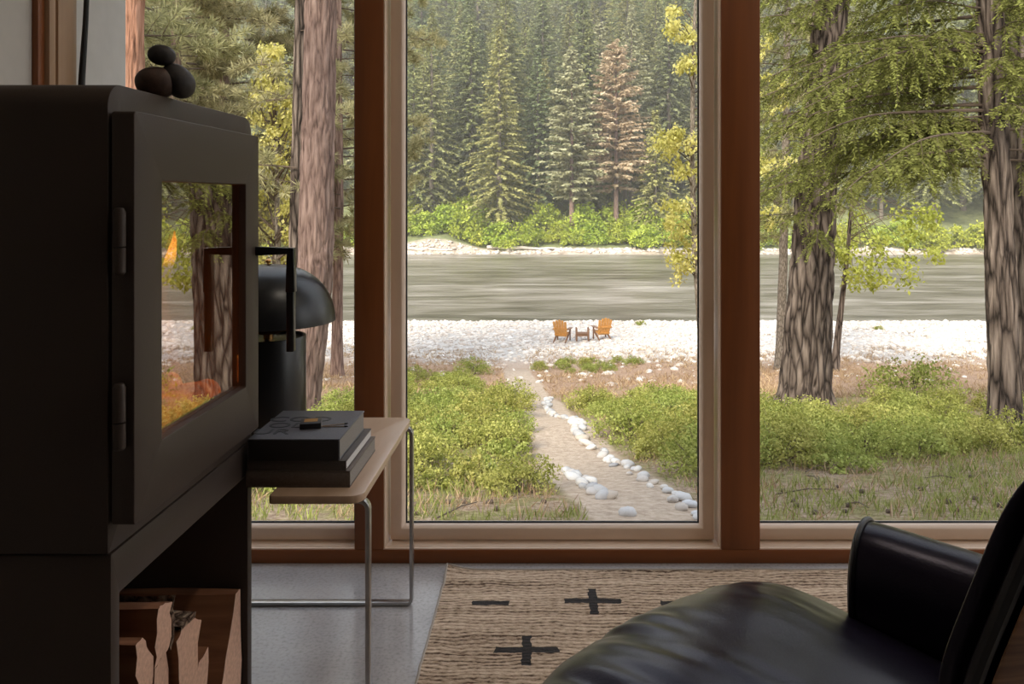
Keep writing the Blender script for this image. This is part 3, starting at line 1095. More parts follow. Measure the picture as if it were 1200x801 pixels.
# ------------------------------------------------------------------ rug
def rug_geo():
    nx, ny = 120, 90
    x0, x1, y0, y1 = -.302, 2.05, .55, 2.368
    V, Fs = [], []
    for j in range(ny + 1):
        for i in range(nx + 1):
            x = x0 + (x1 - x0) * i / nx
            y = y0 + (y1 - y0) * j / ny
            z = .0085 + .0016 * noise.noise(Vector((x * 6, y * 6, 0)))
            ex = min(i, nx - i)
            if i == 0:
                x += .004 * noise.noise(Vector((0, y * 22, 3)))
            if j == ny:
                y += .004 * noise.noise(Vector((x * 9, 0, 3)))
                z += .0025
            c = max(0, 1 - math.hypot(x - x0, y - y1) / .10)
            z += .014 * c * c
            y += .010 * c * c
            V.append((x, y, z))
    w = nx + 1
    for j in range(ny):
        for i in range(nx):
            Fs.append((j * w + i, j * w + i + 1, (j + 1) * w + i + 1, (j + 1) * w + i))
    n = len(V)
    ring = [i for i in range(w)] + [j * w + nx for j in range(1, ny + 1)] + [ny * w + i for i in range(nx - 1, -1, -1)] + [j * w for j in range(ny - 1, 0, -1)]
    V += [(V[i][0], V[i][1], max(.0005, V[i][2] - .0085)) for i in ring]
    m = len(ring)
    for k in range(m):
        Fs.append((ring[k], ring[(k + 1) % m], n + (k + 1) % m, n + k))
    return V, Fs, ring


gv, gf, ring = rug_geo()
rg = obj('rug', (gv, gf), M['jute'])
tag(rg, 'flat woven tan jute rug with black crosses on the concrete floor', 'rug')
edge = tube([Vector(gv[i]) + Vector((0, 0, -.001)) for i in ring], .0035, 6, cap=False)
obj('rug_edging', edge, plain('edge_cord', (.34, .29, .24), .95, bump=.5, bscale=200), rg)
# ================================================================== LOUNGE CHAIR (seen from behind)
CH = dict(x=.440, y=1.04, rz=math.radians(48), s=1.0)
ch = thing('lounge_chair', 'black leather lounge chair with rosewood shell on the jute rug', 'chair', (CH['x'], CH['y'], .010), (0, 0, CH['rz']))
ch.scale = (CH['s'],) * 3


def rot_x(a):
    return Matrix.Rotation(a, 4, 'X')


# seat cushion: local y forward
def seat_fn(v):
    x, y, z = v
    t = max(0, z / .075)
    z += .018 * (1 - (x / .362) ** 2) * t * max(0, 1 - (y / .3) ** 2)
    f = max(0, min(1, (y + .05) / .30))
    e = abs(x) / .30
    if z > 0:
        wr = 0
        for k, (fx, ph) in enumerate(((105, .3), (150, 1.9), (70, 4.0))):
            wr += math.sin(fx * (x + .16 * (y - .28) * (1 if k % 2 else -1)) + ph + 3.4 * noise.noise(Vector((x * 6, y * 1.6, k)))) / (k + 1.4)
        z += .0062 * wr * f * f * max(.08, min(1, .35 + 1.6 * noise.noise(Vector((x * 5 + 3, y * 4, 7))))) * (1 - .55 * max(0, min(1, (x + .05) / .3)))
        z += .006 * noise.noise(Vector((x * 9, y * 9, 1)))
    z -= .07 * x
    if y > 0:
        y += .055 * (1 - (x / .362) ** 2) * y / .31
    if y > .25:
        z -= .35 * (y - .25) ** 2 / .1 * .30
    return Vector((x, y, z))


seat_m = Matrix.Translation((-.026, .060, .338)) @ rot_x(math.radians(9))
obj('seat_cushion', move(puff(.362, .31, .082, (5.5, 5.5, 2.4), 96, seat_fn), seat_m), M['leather'], ch, local=True, angle=80)


def seat_ring(v):
    return v


ringp = []
for k in range(96):
    a = 2 * PI * k / 96
    c, s = math.cos(a), math.sin(a)
    r = (abs(c) ** 5.5 + abs(s) ** 5.5) ** (-1 / 5.5)
    p = Vector((.362 * c * r, .31 * s * r, 0))
    ringp.append(seat_m @ seat_fn(p))
obj('seat_piping', tube(ringp + ringp[:1], .006, 8, cap=False), M['piping'], ch, local=True)


def shell_fn(k2, lip=0):
    def fn(v):
        return Vector((v.x, v.y + k2 * v.x * v.x, v.z))
    return fn


# seat shell
def seat_shell_fn(v):
    return Vector((v.x, v.y, v.z + 1.1 * v.x * v.x))


obj('seat_shell', move(puff(.315, .30, .007, (5, 5, 2), 20, seat_shell_fn), Matrix.Translation((0, .02, .235)) @ rot_x(math.radians(9))), M['rosewood'], ch, local=True)

# two back panels: lumbar and head
BACKS = ((.450, .150, math.radians(13), -.235, 'lumbar'), (.745, .160, math.radians(18.4), -.320, 'head'))
for zc, hh, rec, yc, nm in BACKS:
    m = Matrix.Translation((0, yc, zc)) @ rot_x(rec)
    kk = .85
    cu = puff(.375, .040, hh, (2, 2, 2), 4)

    def panel(a, b, c, ex, seg, dy):
        """rounded-rectangle slab: outline in x-z, thickness in y, bent round the sitter"""
        def fn(v):
            return Vector((v.x, v.z + dy + kk * v.x * v.x, v.y))
        return puff(a, c, b, (ex, ex, 2.6), seg, fn)
    sh = obj('back_shell', move(panel(.386, .007, hh, 4.5, 28, -.026), m), M['rosewood'], ch, local=True)
    obj('back_cushion', move(panel(.387, .024, hh + .002, 4.5, 28, .006), m), M['leather'], ch, local=True)
    pp = []
    for k in range(100):
        a = 2 * PI * k / 100
        c, s = math.cos(a), math.sin(a)
        r = (abs(c) ** 4.5 + abs(s) ** 4.5) ** (-1 / 4.5)
        x, z = .388 * c * r, (hh + .005) * s * r
        pp.append(m @ Vector((x, -.016 + kk * x * x, z)))
    obj('back_piping', tube(pp + pp[:1], .0065, 8, cap=False), M['piping'], ch, local=True)

# arms: padded, end rim piped
ARM = dict(x=.345, y=.03, z=.420)


def arm_section(y, k, n=40):
    P = []
    for i in range(n):
        t = 2 * PI * i / n
        c, q = math.cos(t), math.sin(t)
        r = (abs(c) ** 2.3 + abs(q) ** 2.3) ** (-1 / 2.3)
        P.append(Vector((.062 * c * r * k * (1.15 + .10 * q), y, .098 * q * r * k + .012 * (y / .15))))
    return P


for s in (-1, 1):
    m = Matrix.Translation((s * ARM['x'], ARM['y'], ARM['z'])) @ Matrix.Rotation(s * .10, 4, 'Z') @ Matrix.Rotation(s * .16, 4, 'Y')
    secs = [(-.150, .02), (-.149, .55), (-.143, .80), (-.130, .93), (-.10, .985), (-.04, 1.0), (.05, 1.0), (.10, 1.0), (.128, .985), (.140, .96), (.1445, .90), (.148, .75), (.150, .45), (.1505, .02)]
    V, Fs = [], []
    for y, k in secs:
        V += arm_section(y, k)
    for j in range(len(secs) - 1):
        for i in range(40):
            Fs.append((j * 40 + i, j * 40 + (i + 1) % 40, (j + 1) * 40 + (i + 1) % 40, (j + 1) * 40 + i))
    a = obj('armrest', move((V, Fs), m), M['leather'], ch, local=True, angle=80)
    for y, k in ((.136, 1.0), (-.130, .95)):
        pp = [m @ q for q in arm_section(y, k, 64)]
        obj('arm_piping', tube(pp + pp[:1], .0050, 8, cap=False), M['piping'], a, local=True)
# metal braces joining the back panels, the stem and the five-star foot
for s in (-1, 1):
    obj('back_brace', bar_path([(s * .12, -.285, .42), (s * .12, -.320, .58), (s * .12, -.388, .78)], .012, .004), M['blackmetal'], ch, local=True)
    obj('seat_bracket', bar_path([(s * .34, -.23, .40), (s * .33, -.12, .34), (s * .31, .02, .345)], .012, .004), M['blackmetal'], ch, local=True)
obj('pedestal', lathe([(.055, .070), (.030, .085), (.026, .18), (.060, .205), (.11, .222)], (0, 0, 0), 28), M['blackmetal'], ch, local=True)
for k in range(5):
    a = 2 * PI * k / 5 + .3
    d = Vector((math.cos(a), math.sin(a), 0))
    l = obj('leg', tube([d * .02 + Vector((0, 0, .085)), d * .14 + Vector((0, 0, .068)), d * .29 + Vector((0, 0, .026))], [.024, .019, .012], 10), M['chrome'], ch, local=True)
    obj('glide', lathe([(.014, .000), (.016, .004), (.012, .018)], d * .285, 14), M['blackmetal'], l, local=True)
# ================================================================== OUTSIDE
DY = [2.4, 5.0, 8.0, 9.2, 11.0, 13.5, 20.0, 28.0, 34.0, 41.0, 42.6, 45.0]
DZ = [1.72, 1.99, 2.55, 2.80, 3.12, 3.53, 4.60, 5.60, 6.02, 6.36, 6.55, 7.6]
WATER = EYE - 6.50


def drop(y):
    return float(np.interp(y, DY, DZ))


def gz0(y):
    return EYE - drop(y)


def bumps(x, y):
    a = .05 * math.sin(x * .9 + y * .7) + .04 * math.sin(x * 2.1 - y * 1.3 + 2) + .03 * math.sin(x * .37 + 5)
    k = max(0, min(1, (y - 4) / 4)) * max(0, min(1, (42 - y) / 4))
    return a * k


def gz(x, y):
    return gz0(y) + bumps(x, y)


def G(px, py):
    """ground point seen at a pixel"""
    lo, hi = 2.6, 44.0
    for _ in range(50):
        m = (lo + hi) / 2
        if drop(m) / m > (py - PY) / F:
            lo = m
        else:
            hi = m
    y = (lo + hi) / 2
    x = (px - PX) / F * y
    return Vector((x, y, gz(x, y)))


TRAIL = [G(*p) for p in ((790, 640), (770, 606), (738, 580), (712, 560), (690, 543), (668, 518), (653, 497), (640, 476), (622, 458), (607, 438), (600, 420), (598, 405), (596, 395))]
TRW = [.42, .42, .42, .42, .42, .42, .40, .38, .38, .40, .42, .45, .45]


def trail_d(x, y):
    best = 9
    for i in range(len(TRAIL) - 1):
        a, b = TRAIL[i], TRAIL[i + 1]
        dx, dy = b.x - a.x, b.y - a.y
        t = max(0, min(1, ((x - a.x) * dx + (y - a.y) * dy) / (dx * dx + dy * dy)))
        wd = TRW[i] + (TRW[i + 1] - TRW[i]) * t
        best = min(best, math.hypot(x - a.x - dx * t, y - a.y - dy * t) / wd)
    return best


def set_attr(me, name, arr, dom='POINT'):
    at = me.attributes.new(name, 'FLOAT', dom)
    at.data.foreach_set('value', np.asarray(arr, dtype=np.float32))


def np_mesh(name, V, T, tint=None, k=None, smooth=False):
    """fast mesh from arrays; T is (m,3) or (m,4)"""
    me = bpy.data.meshes.new(name)
    V = np.asarray(V, dtype=np.float32)
    T = np.asarray(T, dtype=np.int32)
    k = T.shape[1]
    me.vertices.add(len(V))
    me.vertices.foreach_set('co', V.ravel())
    me.loops.add(T.size)
    me.loops.foreach_set('vertex_index', T.ravel())
    me.polygons.add(len(T))
    me.polygons.foreach_set('loop_start', np.arange(0, T.size, k, dtype=np.int32))
    me.polygons.foreach_set('loop_total', np.full(len(T), k, dtype=np.int32))
    if smooth:
        me.polygons.foreach_set('use_smooth', np.ones(len(T), dtype=bool))
    me.update(calc_edges=True)
    if tint is not None:
        set_attr(me, 'tint', tint, 'FACE')
    return me


def grid_np(xs, ys, fn):
    V = [(x, y, fn(x, y)) for y in ys for x in xs]
    n = len(xs)
    T = [(j * n + i, j * n + i + 1, (j + 1) * n + i + 1, (j + 1) * n + i) for j in range(len(ys) - 1) for i in range(n - 1)]
    return V, T


xs = list(np.concatenate([np.linspace(-70, -9, 40)[:-1], np.linspace(-9, 9, 121), np.linspace(9, 70, 40)[1:]]))
ys = list(np.concatenate([np.linspace(2.62, 20, 110)[:-1], np.linspace(20, 45, 70)]))
V, T = grid_np(xs, ys, gz)
me = np_mesh('ground', V, T, smooth=True)
set_attr(me, 'trail', [max(0, min(1, 1.6 - 1.1 * trail_d(v[0], v[1]))) if -6 < v[0] < 6 else 0 for v in V])
gr = link_mesh('ground', me, M['ground'])
gr['kind'] = 'structure'
gr['label'] = 'sloping forest floor with a trail down to the gravel bar'
fd = struct('foundation_wall', box(-1.75, XR, YF + .02, YF + .14, -1.2, -.02), M['wallgrey'])

V, T = grid_np(list(np.linspace(-140, 140, 57)), list(np.linspace(42.0, 95, 30)), lambda x, y: WATER)
rv = link_mesh('river', np_mesh('river', V, T, smooth=True), M['river'])
rv['kind'] = 'structure'


def hill_z(x, y):
    e = .5 * math.sin(x * .21) + .35 * math.sin(x * .53 + 1)
    z = float(np.interp(y + e, [89, 91.2, 92.0, 95, 99, 112, 190], [WATER - 1, WATER + .05, WATER + .4, WATER + 1.0, WATER + 2.6, WATER + 7.5, WATER + 58]))
    cl = math.exp(-((x + 13.5) / 4.0) ** 2) * float(np.interp(y, [91.5, 92.6, 95, 99], [0, 1.2, 1.2, 0]))
    return z + cl + (.8 * math.sin(x * .13 + y * .1) if y > 100 else 0)


V, T = grid_np(list(np.linspace(-140, 140, 141)), list(np.concatenate([np.linspace(89, 100, 34)[:-1], np.linspace(100, 190, 31)])), hill_z)
hl = link_mesh('hillside', np_mesh('hillside', V, T, smooth=True), M['bank'])
hl['kind'] = 'structure'


# thin summer haze over the river and the far forest
hz = obj('haze', box(-150, 150, 46, 200, WATER - 1, 70), None)
hm, hnt, hout = new_mat('thin_haze')
hv = N(hnt, 'ShaderNodeVolumeScatter', Density=HAZE)
hv.inputs['Color'].default_value = (1, .98, .94, 1)
hnt.links.new(hv.outputs[0], hout.inputs['Volume'])
hz.data.materials.append(hm)
tag(hz, 'thin summer haze hanging over the river and the far forest', 'haze', kind='stuff')


# ------------------------------------------------------------------ foliage makers (numpy)
def unit(a):
    return a / np.maximum(np.linalg.norm(a, axis=-1, keepdims=True), 1e-9)


def kites(P, D, S, L, Wd, fold=0):
    """kite shaped blades: base P, long axis D, side axis S"""
    L = L[:, None]
    Wd = Wd[:, None]
    n = len(P)
    V = np.empty((n, 4, 3))
    V[:, 0] = P
    V[:, 1] = P + D * L * .45 + S * Wd * .5
    V[:, 2] = P + D * L
    V[:, 3] = P + D * L * .45 - S * Wd * .5
    if fold:
        up = np.cross(D, S)
        V[:, 1] += up * Wd * fold
        V[:, 3] += up * Wd * fold
    return V.reshape(-1, 3), np.arange(n * 4).reshape(n, 4)


def conifer_foliage(seed, H, R, base, per_m=7.0, prof=.85, droop=.35, spray=.56, wid=.24, clump=0, lift=.25, side3=True):
    """crown as whorled branches carrying flat drooping sprays"""
    r = np.random.default_rng(seed)
    nb = int((H - base) * per_m)
    Vs, Ts, tint = [], [], []
    nv = 0
    for k in range(nb):
        h = base + (H - base) * (k + r.random()) / nb
        if clump:
            h = base + (H - base) * (round((h - base) / clump) * clump + r.normal(0, clump * .27)) / (H - base)
        t = min(.999, max(0, (h - base) / (H - base)))
        low = min(1, .55 + t * 3)
        Lb = max(.15, R * 1.38 * (1 - t) ** prof * low * r.uniform(.65, 1.18))
        az = k * 2.39996 + r.normal(0, .35)
        d = np.array([math.cos(az), math.sin(az), 0])
        sd = np.array([-d[1], d[0], 0])
        m = max(3, int(Lb / (spray * .34)))
        s = (np.arange(m) + .6) / m
        s = s[s > .12]
        m = len(s)
        P = d * (Lb * s)[:, None]
        P[:, 2] = h + lift * Lb * s * (0.3 + t) - droop * Lb * s * s * (1.2 - t)
        for side in ((-1, 1, 0) if side3 else (-1, 1)):
            D = d * r.uniform(.35, .8, (m, 1)) + sd * (side * r.uniform(.5, 1.0, (m, 1)))
            D = D + np.array([0, 0, -1.0]) * r.uniform(.05, .65 if side else 1.1, (m, 1)) + r.normal(0, .15, (m, 3))
            D = unit(D)
            S = unit(np.cross(D, np.array([0, 0, 1.0]) + r.normal(0, .35, (m, 3))))
            L = spray * r.uniform(.6, 1.25, m) * (1.1 - .45 * s)
            v, q = kites(P, D, S, L, wid * r.uniform(.7, 1.3, m))
            Vs.append(v)
            Ts.append(q + nv)
            nv += len(v)
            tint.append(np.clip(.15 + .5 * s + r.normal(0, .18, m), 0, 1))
    # leader
    return np.concatenate(Vs), np.concatenate(Ts), np.concatenate(tint)


def trunk_geo(pts, rad, n=10):
    return tube(pts, rad, n)


FIRS = {}


def far_tree(name, seed, H, R, base, fol, brk, label, group=None, **k):
    r = thing(name, label, 'tree', (0, 0, 0), group=group)
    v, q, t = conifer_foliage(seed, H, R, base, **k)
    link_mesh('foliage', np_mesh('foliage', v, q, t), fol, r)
    z = [0, H * .3, H * .7, H * .99]
    rr = H * .0115
    lean = (seed % 7 - 3) * .02
    obj('trunk', tube([(0, 0, -.4)] + [(lean * math.sin(q_ * .4), 0, q_) for q_ in z[1:]], [rr * 1.25, rr, rr * .55, .02], 8), brk, r, local=True)
    return r


def put(o, px, y, top_py=None, rz=0):
    """stand a far tree so that its stem is at px and its tip reaches top_py"""
    x = (px - PX) / F * y
    o.location = (x, y, hill_z(x, y) - .05)
    o.rotation_euler = (0, 0, rz)
    return o


def height_for(px, y, top_py):
    x = (px - PX) / F * y
    return EYE + (PY - top_py) / F * y - hill_z(x, y)


# the trees one can tell apart on the far shore
SP = [
    ('fir_tree', 585, 97.0, 30, 4.0, 1.5, 'needlelit', 'tall pointed fir standing free on the far shore, sunlight put into its needle colour', dict(per_m=13, droop=.28)),
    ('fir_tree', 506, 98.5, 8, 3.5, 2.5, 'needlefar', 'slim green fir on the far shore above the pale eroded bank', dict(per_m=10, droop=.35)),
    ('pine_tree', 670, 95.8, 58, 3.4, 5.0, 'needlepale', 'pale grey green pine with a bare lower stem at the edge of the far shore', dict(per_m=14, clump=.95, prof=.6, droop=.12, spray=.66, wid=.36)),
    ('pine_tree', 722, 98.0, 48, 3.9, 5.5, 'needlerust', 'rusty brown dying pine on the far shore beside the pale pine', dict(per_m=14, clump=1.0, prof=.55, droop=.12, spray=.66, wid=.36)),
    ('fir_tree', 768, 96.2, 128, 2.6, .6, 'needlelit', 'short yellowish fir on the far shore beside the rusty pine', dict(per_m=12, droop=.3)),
    ('fir_tree', 630, 101.0, 55, 3.2, 2.0, 'needledeep', 'dark fir on the far shore between the tall pointed fir and the pale pine', dict(per_m=14)),
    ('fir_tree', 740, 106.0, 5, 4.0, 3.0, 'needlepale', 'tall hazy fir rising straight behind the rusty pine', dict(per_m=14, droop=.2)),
    ('fir_tree', 552, 103.0, 20, 3.4, 2.0, 'needlefar', 'green fir just behind and to one side of the tall pointed fir', dict(per_m=14)),
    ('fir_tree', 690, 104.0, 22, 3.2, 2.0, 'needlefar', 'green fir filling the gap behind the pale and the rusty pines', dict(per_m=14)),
]
for i, (nm, px, y, tp, R_, b_, mt, lab, kw) in enumerate(SP):
    put(far_tree(nm, 100 + i, height_for(px, y, tp), R_, b_, M[mt], M['barkthin'] if nm == 'fir_tree' else M['barkpine'], lab, **kw), px, y, rz=i * 1.3)

# the forest on the hillside
protos = [
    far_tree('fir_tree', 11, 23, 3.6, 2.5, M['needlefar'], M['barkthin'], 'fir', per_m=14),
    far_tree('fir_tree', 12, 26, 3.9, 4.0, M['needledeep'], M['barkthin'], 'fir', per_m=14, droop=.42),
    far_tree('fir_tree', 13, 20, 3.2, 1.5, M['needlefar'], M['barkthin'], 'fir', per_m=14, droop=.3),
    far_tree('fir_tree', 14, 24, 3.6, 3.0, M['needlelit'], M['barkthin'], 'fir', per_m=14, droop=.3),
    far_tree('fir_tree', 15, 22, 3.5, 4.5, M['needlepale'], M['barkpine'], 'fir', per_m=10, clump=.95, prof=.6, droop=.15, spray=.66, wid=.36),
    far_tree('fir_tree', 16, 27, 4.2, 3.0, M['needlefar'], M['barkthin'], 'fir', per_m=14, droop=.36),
]
rnd = random.Random(5)
used = [False] * len(protos)
LBL = {0: 'green fir standing in the dense forest that covers the far hillside', 1: 'dark green fir scattered through the far hillside forest',
       2: 'shorter green fir among the taller trees of the far hillside', 3: 'light yellow green fir with sunlight put into its needle colour on the far hillside',
       4: 'pale tufted pine mixed among the firs of the far hillside', 5: 'broad tall fir towering among the trees of the far hillside'}
rows = [(101, 5.0), (106, 5.2), (111, 5.2), (116.5, 5.4), (122, 5.4), (128, 5.6), (135, 5.8), (143, 6.0), (152, 6.4), (162, 7.0)]
for ri, (y, stp) in enumerate(rows):
    half = 0
    x = -88.0 - (y - 100) * .5
    while x < 58 + (y - 100) * .5:
        x += stp * rnd.uniform(.75, 1.25) * (1.0 if -.26 * y < x < .27 * y else 1.45 if x > 0 else 2.4)
        yy = y + rnd.uniform(-1.8, 1.8)
        px = PX + F * x / yy
        if ri == 0 and -14 < x < 15:
            continue
        k = rnd.choices(range(6), (4, 4, 3, 2.2, 1.4, 3))[0]
        loc = (x, yy, hill_z(x, yy) - .1)
        rz, sc = rnd.uniform(0, 6.28), rnd.uniform(.72, 1.12)
        if not used[k]:
            used[k] = True
            o = protos[k]
            o.location, o.rotation_euler, o.scale = loc, (0, 0, rz), (sc,) * 3
            o['label'], o['group'] = LBL[k], 'forest trees of the far hillside, kind %s' % 'abcdef'[k]
        else:
            dup(protos[k], loc, rz, sc, LBL[k], 'forest trees of the far hillside, kind %s' % 'abcdef'[k])
GROUPS = {0: 'green firs of the far hillside', 1: 'dark firs of the far hillside', 2: 'shorter firs of the far hillside', 3: 'light yellow green firs of the far hillside',
          4: 'pale pines of the far hillside', 5: 'broad firs of the far hillside'}
for o in list(COL.objects):
    g_ = o.get('group')
    if g_ and g_.startswith('forest trees of the far hillside, kind'):
        o['group'] = GROUPS['abcdef'.index(g_[-1])]


def leaf_cloud(seed, centers, rad, n_each, size, flat=.8, drp=.3, lightup=True):
    """leaves gathered in clumps; tint follows each leaf's own freshness"""
    r = np.random.default_rng(seed)
    c = np.repeat(np.asarray(centers, float), n_each, axis=0)
    rd = np.repeat(np.asarray(rad, float), n_each)
    n = len(c)
    d = r.normal(0, 1, (n, 3))
    d = unit(d) * (r.random((n, 1)) ** .45)
    d[:, 2] *= flat
    P = c + d * rd[:, None]
    D = r.normal(0, 1, (n, 3))
    D[:, 2] -= drp
    D = unit(D)
    S = unit(np.cross(D, r.normal(0, .6, (n, 3)) + np.array([0, 0, 1.0])))
    L = size * r.uniform(.6, 1.3, n)
    v, q = kites(P, D, S, L, L * r.uniform(.5, .75, n), fold=.15)
    tn = np.clip(np.repeat(r.uniform(.1, .8, len(centers)), n_each) + r.normal(0, .2, n), 0, 1)
    return v, q, tn


def bush(name, seed, w_, h_, nclump, nleaf, size, mat, label, cat='bush', twigs=8, group=None, twmat=None):
    r = random.Random(seed)
    root = thing(name, label, cat, group=group)
    cen, rad, ends = [], [], []
    for k in range(nclump):
        a, q = r.uniform(0, 6.28), math.sqrt(r.random())
        zt = h_ * (1 - .55 * q * q) * r.uniform(.35, 1)
        cen.append((w_ * q * math.cos(a), w_ * q * math.sin(a), max(.12 * h_, zt - .1 * h_)))
        rad.append(h_ * r.uniform(.13, .26))
    v, q, t = leaf_cloud(seed, cen, rad, nleaf, size)
    v[:, 2] = np.maximum(v[:, 2], .01)
    link_mesh('foliage', np_mesh('foliage', v, q, t), mat, root)
    gs = []
    for c in cen[:twigs]:
        gs.append(tube([(c[0] * .12, c[1] * .12, -.05), (c[0] * .5, c[1] * .5, c[2] * .6), c], [.012 * h_, .008 * h_, .003 * h_], 5))
    obj('stems', join(*gs), twmat or M['twig'], root, local=True)
    return root


# bright bushes along the far bank
bp = [bush('riverside_bush', 40 + i, 2.1, h, 46, 42, .34, M['leaflime'], 'b', twigs=10) for i, h in enumerate((3.0, 3.8, 2.4))]
fi = 0
spots = []
x = -62.0
while x < 56:
    x += rnd.uniform(1.9, 3.0) * (1 if -22 < x < 24 else 1.3 if x > 0 else 1.8)
    y = rnd.uniform(92.7, 95.5)
    if -18 < x < -10:
        y += 2.2
    spots.append((x, y, rnd.uniform(.75, 1.2)))
    if rnd.random() < .6 and -24 < x < 24:
        spots.append((x + 1, y + rnd.uniform(2.5, 4.5), rnd.uniform(1.0, 1.5)))
for i, (x, y, s) in enumerate(spots):
    k = i % 3
    lab = 'lime green bush in the leafy belt along the far river bank'
    if i < 3:
        o = bp[k]
        o.location, o.scale, o.rotation_euler = (x, y, hill_z(x, y) - .1), (s,) * 3, (0, 0, rnd.uniform(0, 6))
        o['label'], o['group'] = lab, 'lime green bushes on the far river bank'
    else:
        dup(bp[k], (x, y, hill_z(x, y) - .1), rnd.uniform(0, 6), s, lab, 'lime green bushes on the far river bank')

# drift logs on the far waterline
for (pa, pb, rr, lab) in (((571, 290.5, 92.6), (652, 297.5, 91.6), .20, 'long bleached drift log lying along the far waterline'),
                          ((476, 296, 91.8), (530, 296.5, 91.6), .16, 'pale drift log at the foot of the eroded far bank')):
    a, b = W(*pa), W(*pb)
    a.z = hill_z(a.x, a.y) + rr
    b.z = hill_z(b.x, b.y) + rr
    pts = [a.lerp(b, t / 8) + Vector((0, 0, .06 * math.sin(t * 1.9))) for t in range(9)]
    tag(obj('drift_log', tube(pts, [rr * (1.1 - .07 * t) for t in range(9)], 10), M['palewood'], loc=a), lab, 'log')
# root ball under the pale pine
rb = [W(668 + 7 * math.cos(a), 288 + 3 * math.sin(a), 94.4) for a in (0, 1, 2, 3, 4, 5)]
gs = []
c0 = W(670, 281, 95.2)
c0.z = hill_z(c0.x, c0.y) + .5
for k in range(9):
    a = k * .7
    e = c0 + Vector((1.1 * math.cos(a), -.6 - .6 * abs(math.sin(a)), -.75 - .2 * math.sin(k * 2)))
    gs.append(tube([c0, c0.lerp(e, .5) + Vector((0, 0, .2)), e], [.14, .09, .03], 6))
tag(obj('root_ball', join(*gs), M['palewood'], loc=c0), 'tangle of washed out grey roots at the foot of the pale pine', 'roots')


# ------------------------------------------------------------------ cobbles of the gravel bar
def ico(sub):
    bm = bmesh.new()
    bmesh.ops.create_icosphere(bm, subdivisions=sub, radius=1)
    v = np.array([q.co[:] for q in bm.verts])
    f = np.array([[q.index for q in p.verts] for p in bm.faces])
    bm.free()
    return v, f


def cobbles(seed, pts, size, mat, name, kind_label, cat):
    r = np.random.default_rng(seed)
    iv, if_ = ico(1)
    n = len(pts)
    sc = np.asarray(size)[:, None] * r.uniform(.6, 1.15, (n, 3)) * np.array([1.25, 1, .62])
    a = r.uniform(0, 6.28, n)
    ca, sa = np.cos(a), np.sin(a)
    jit = 1 + r.normal(0, .09, (n, len(iv), 1))
    L = iv[None] * sc[:, None, :] * jit
    X = L[..., 0] * ca[:, None] - L[..., 1] * sa[:, None]
    Yy = L[..., 0] * sa[:, None] + L[..., 1] * ca[:, None]
    V = np.stack([X, Yy, L[..., 2]], -1) + np.asarray(pts)[:, None, :]
    T = (if_[None] + (np.arange(n) * len(iv))[:, None, None]).reshape(-1, 3)
    me = np_mesh(name, V.reshape(-1, 3), T, np.repeat(r.random(n), len(if_)), smooth=True)
    return tag(link_mesh(name, me, mat), kind_label, cat, kind='stuff')


rn = np.random.default_rng(3)
pts, siz = [], []
while len(pts) < 15000:
    y = rn.uniform(19, 42.2)
    x = rn.uniform(-.80, .68) * y
    if rn.random() > np.interp(y, [19, 25, 28, 31], [.015, .05, .35, 1]):
        continue
    pts.append((x, y, gz(x, y) + .01))
    siz.append(rn.choice([.05, .08, .11, .16], p=[.35, .35, .22, .08]))
cobbles(4, pts, siz, M['cobble'], 'gravel', 'white river cobbles covering the bar along the near waterline', 'gravel')
pts, siz = [], []
for k in range(2200):
    x = rn.uniform(-60, 56)
    y = rn.uniform(91.2, 92.5)
    pts.append((x, y, hill_z(x, y) + .02))
    siz.append(rn.choice([.12, .2, .34], p=[.5, .35, .15]))
cobbles(5, pts, siz, M['cobble'], 'bank_gravel', 'pale rocks lining the far waterline', 'gravel')

# ------------------------------------------------------------------ stones that edge the trail: each its own
iv, if_ = ico(2)
stone_me = []
for k in range(6):
    r = np.random.default_rng(60 + k)
    s = np.array([1.25, .95, .72]) * r.uniform(.85, 1.15, 3)
    v = []
    for p in iv:
        d = 1 + .22 * noise.noise(Vector(p * 1.3) + Vector((k * 7, 0, 0))) + .08 * noise.noise(Vector(p * 3.1) + Vector((k * 7, 2, 0)))
        v.append(p * s * d)
    me = np_mesh('edging_stone', np.array(v), if_, smooth=True)
    me.materials.append(M['edging'])
    stone_me.append(me)


def edging(line, n, label, group):
    P = [G(*q) for q in line]
    seg = [(P[i + 1] - P[i]).length for i in range(len(P) - 1)]
    tot = sum(seg)
    for k in range(n):
        t = (k + rnd.uniform(-.25, .25)) / (n - 1) * tot
        i = 0
        while i < len(seg) - 1 and t > seg[i]:
            t -= seg[i]
            i += 1
        p = P[i].lerp(P[i + 1], max(0, min(1, t / seg[i])))
        sz = rnd.choice((.028, .034, .040, .046, .052)) * (1.0 if p.y < 9 else 1.25)
        o = bpy.data.objects.new('edging_stone', rnd.choice(stone_me))
        COL.objects.link(o)
        x, y = p.x + rnd.uniform(-.06, .06), p.y + rnd.uniform(-.08, .08)
        o.location = (x, y, gz(x, y) + sz * .42)
        o.rotation_euler = (rnd.uniform(-.3, .3), rnd.uniform(-.3, .3), rnd.uniform(0, 6.28))
        o.scale = (sz,) * 3
        tag(o, label, 'stone', group)


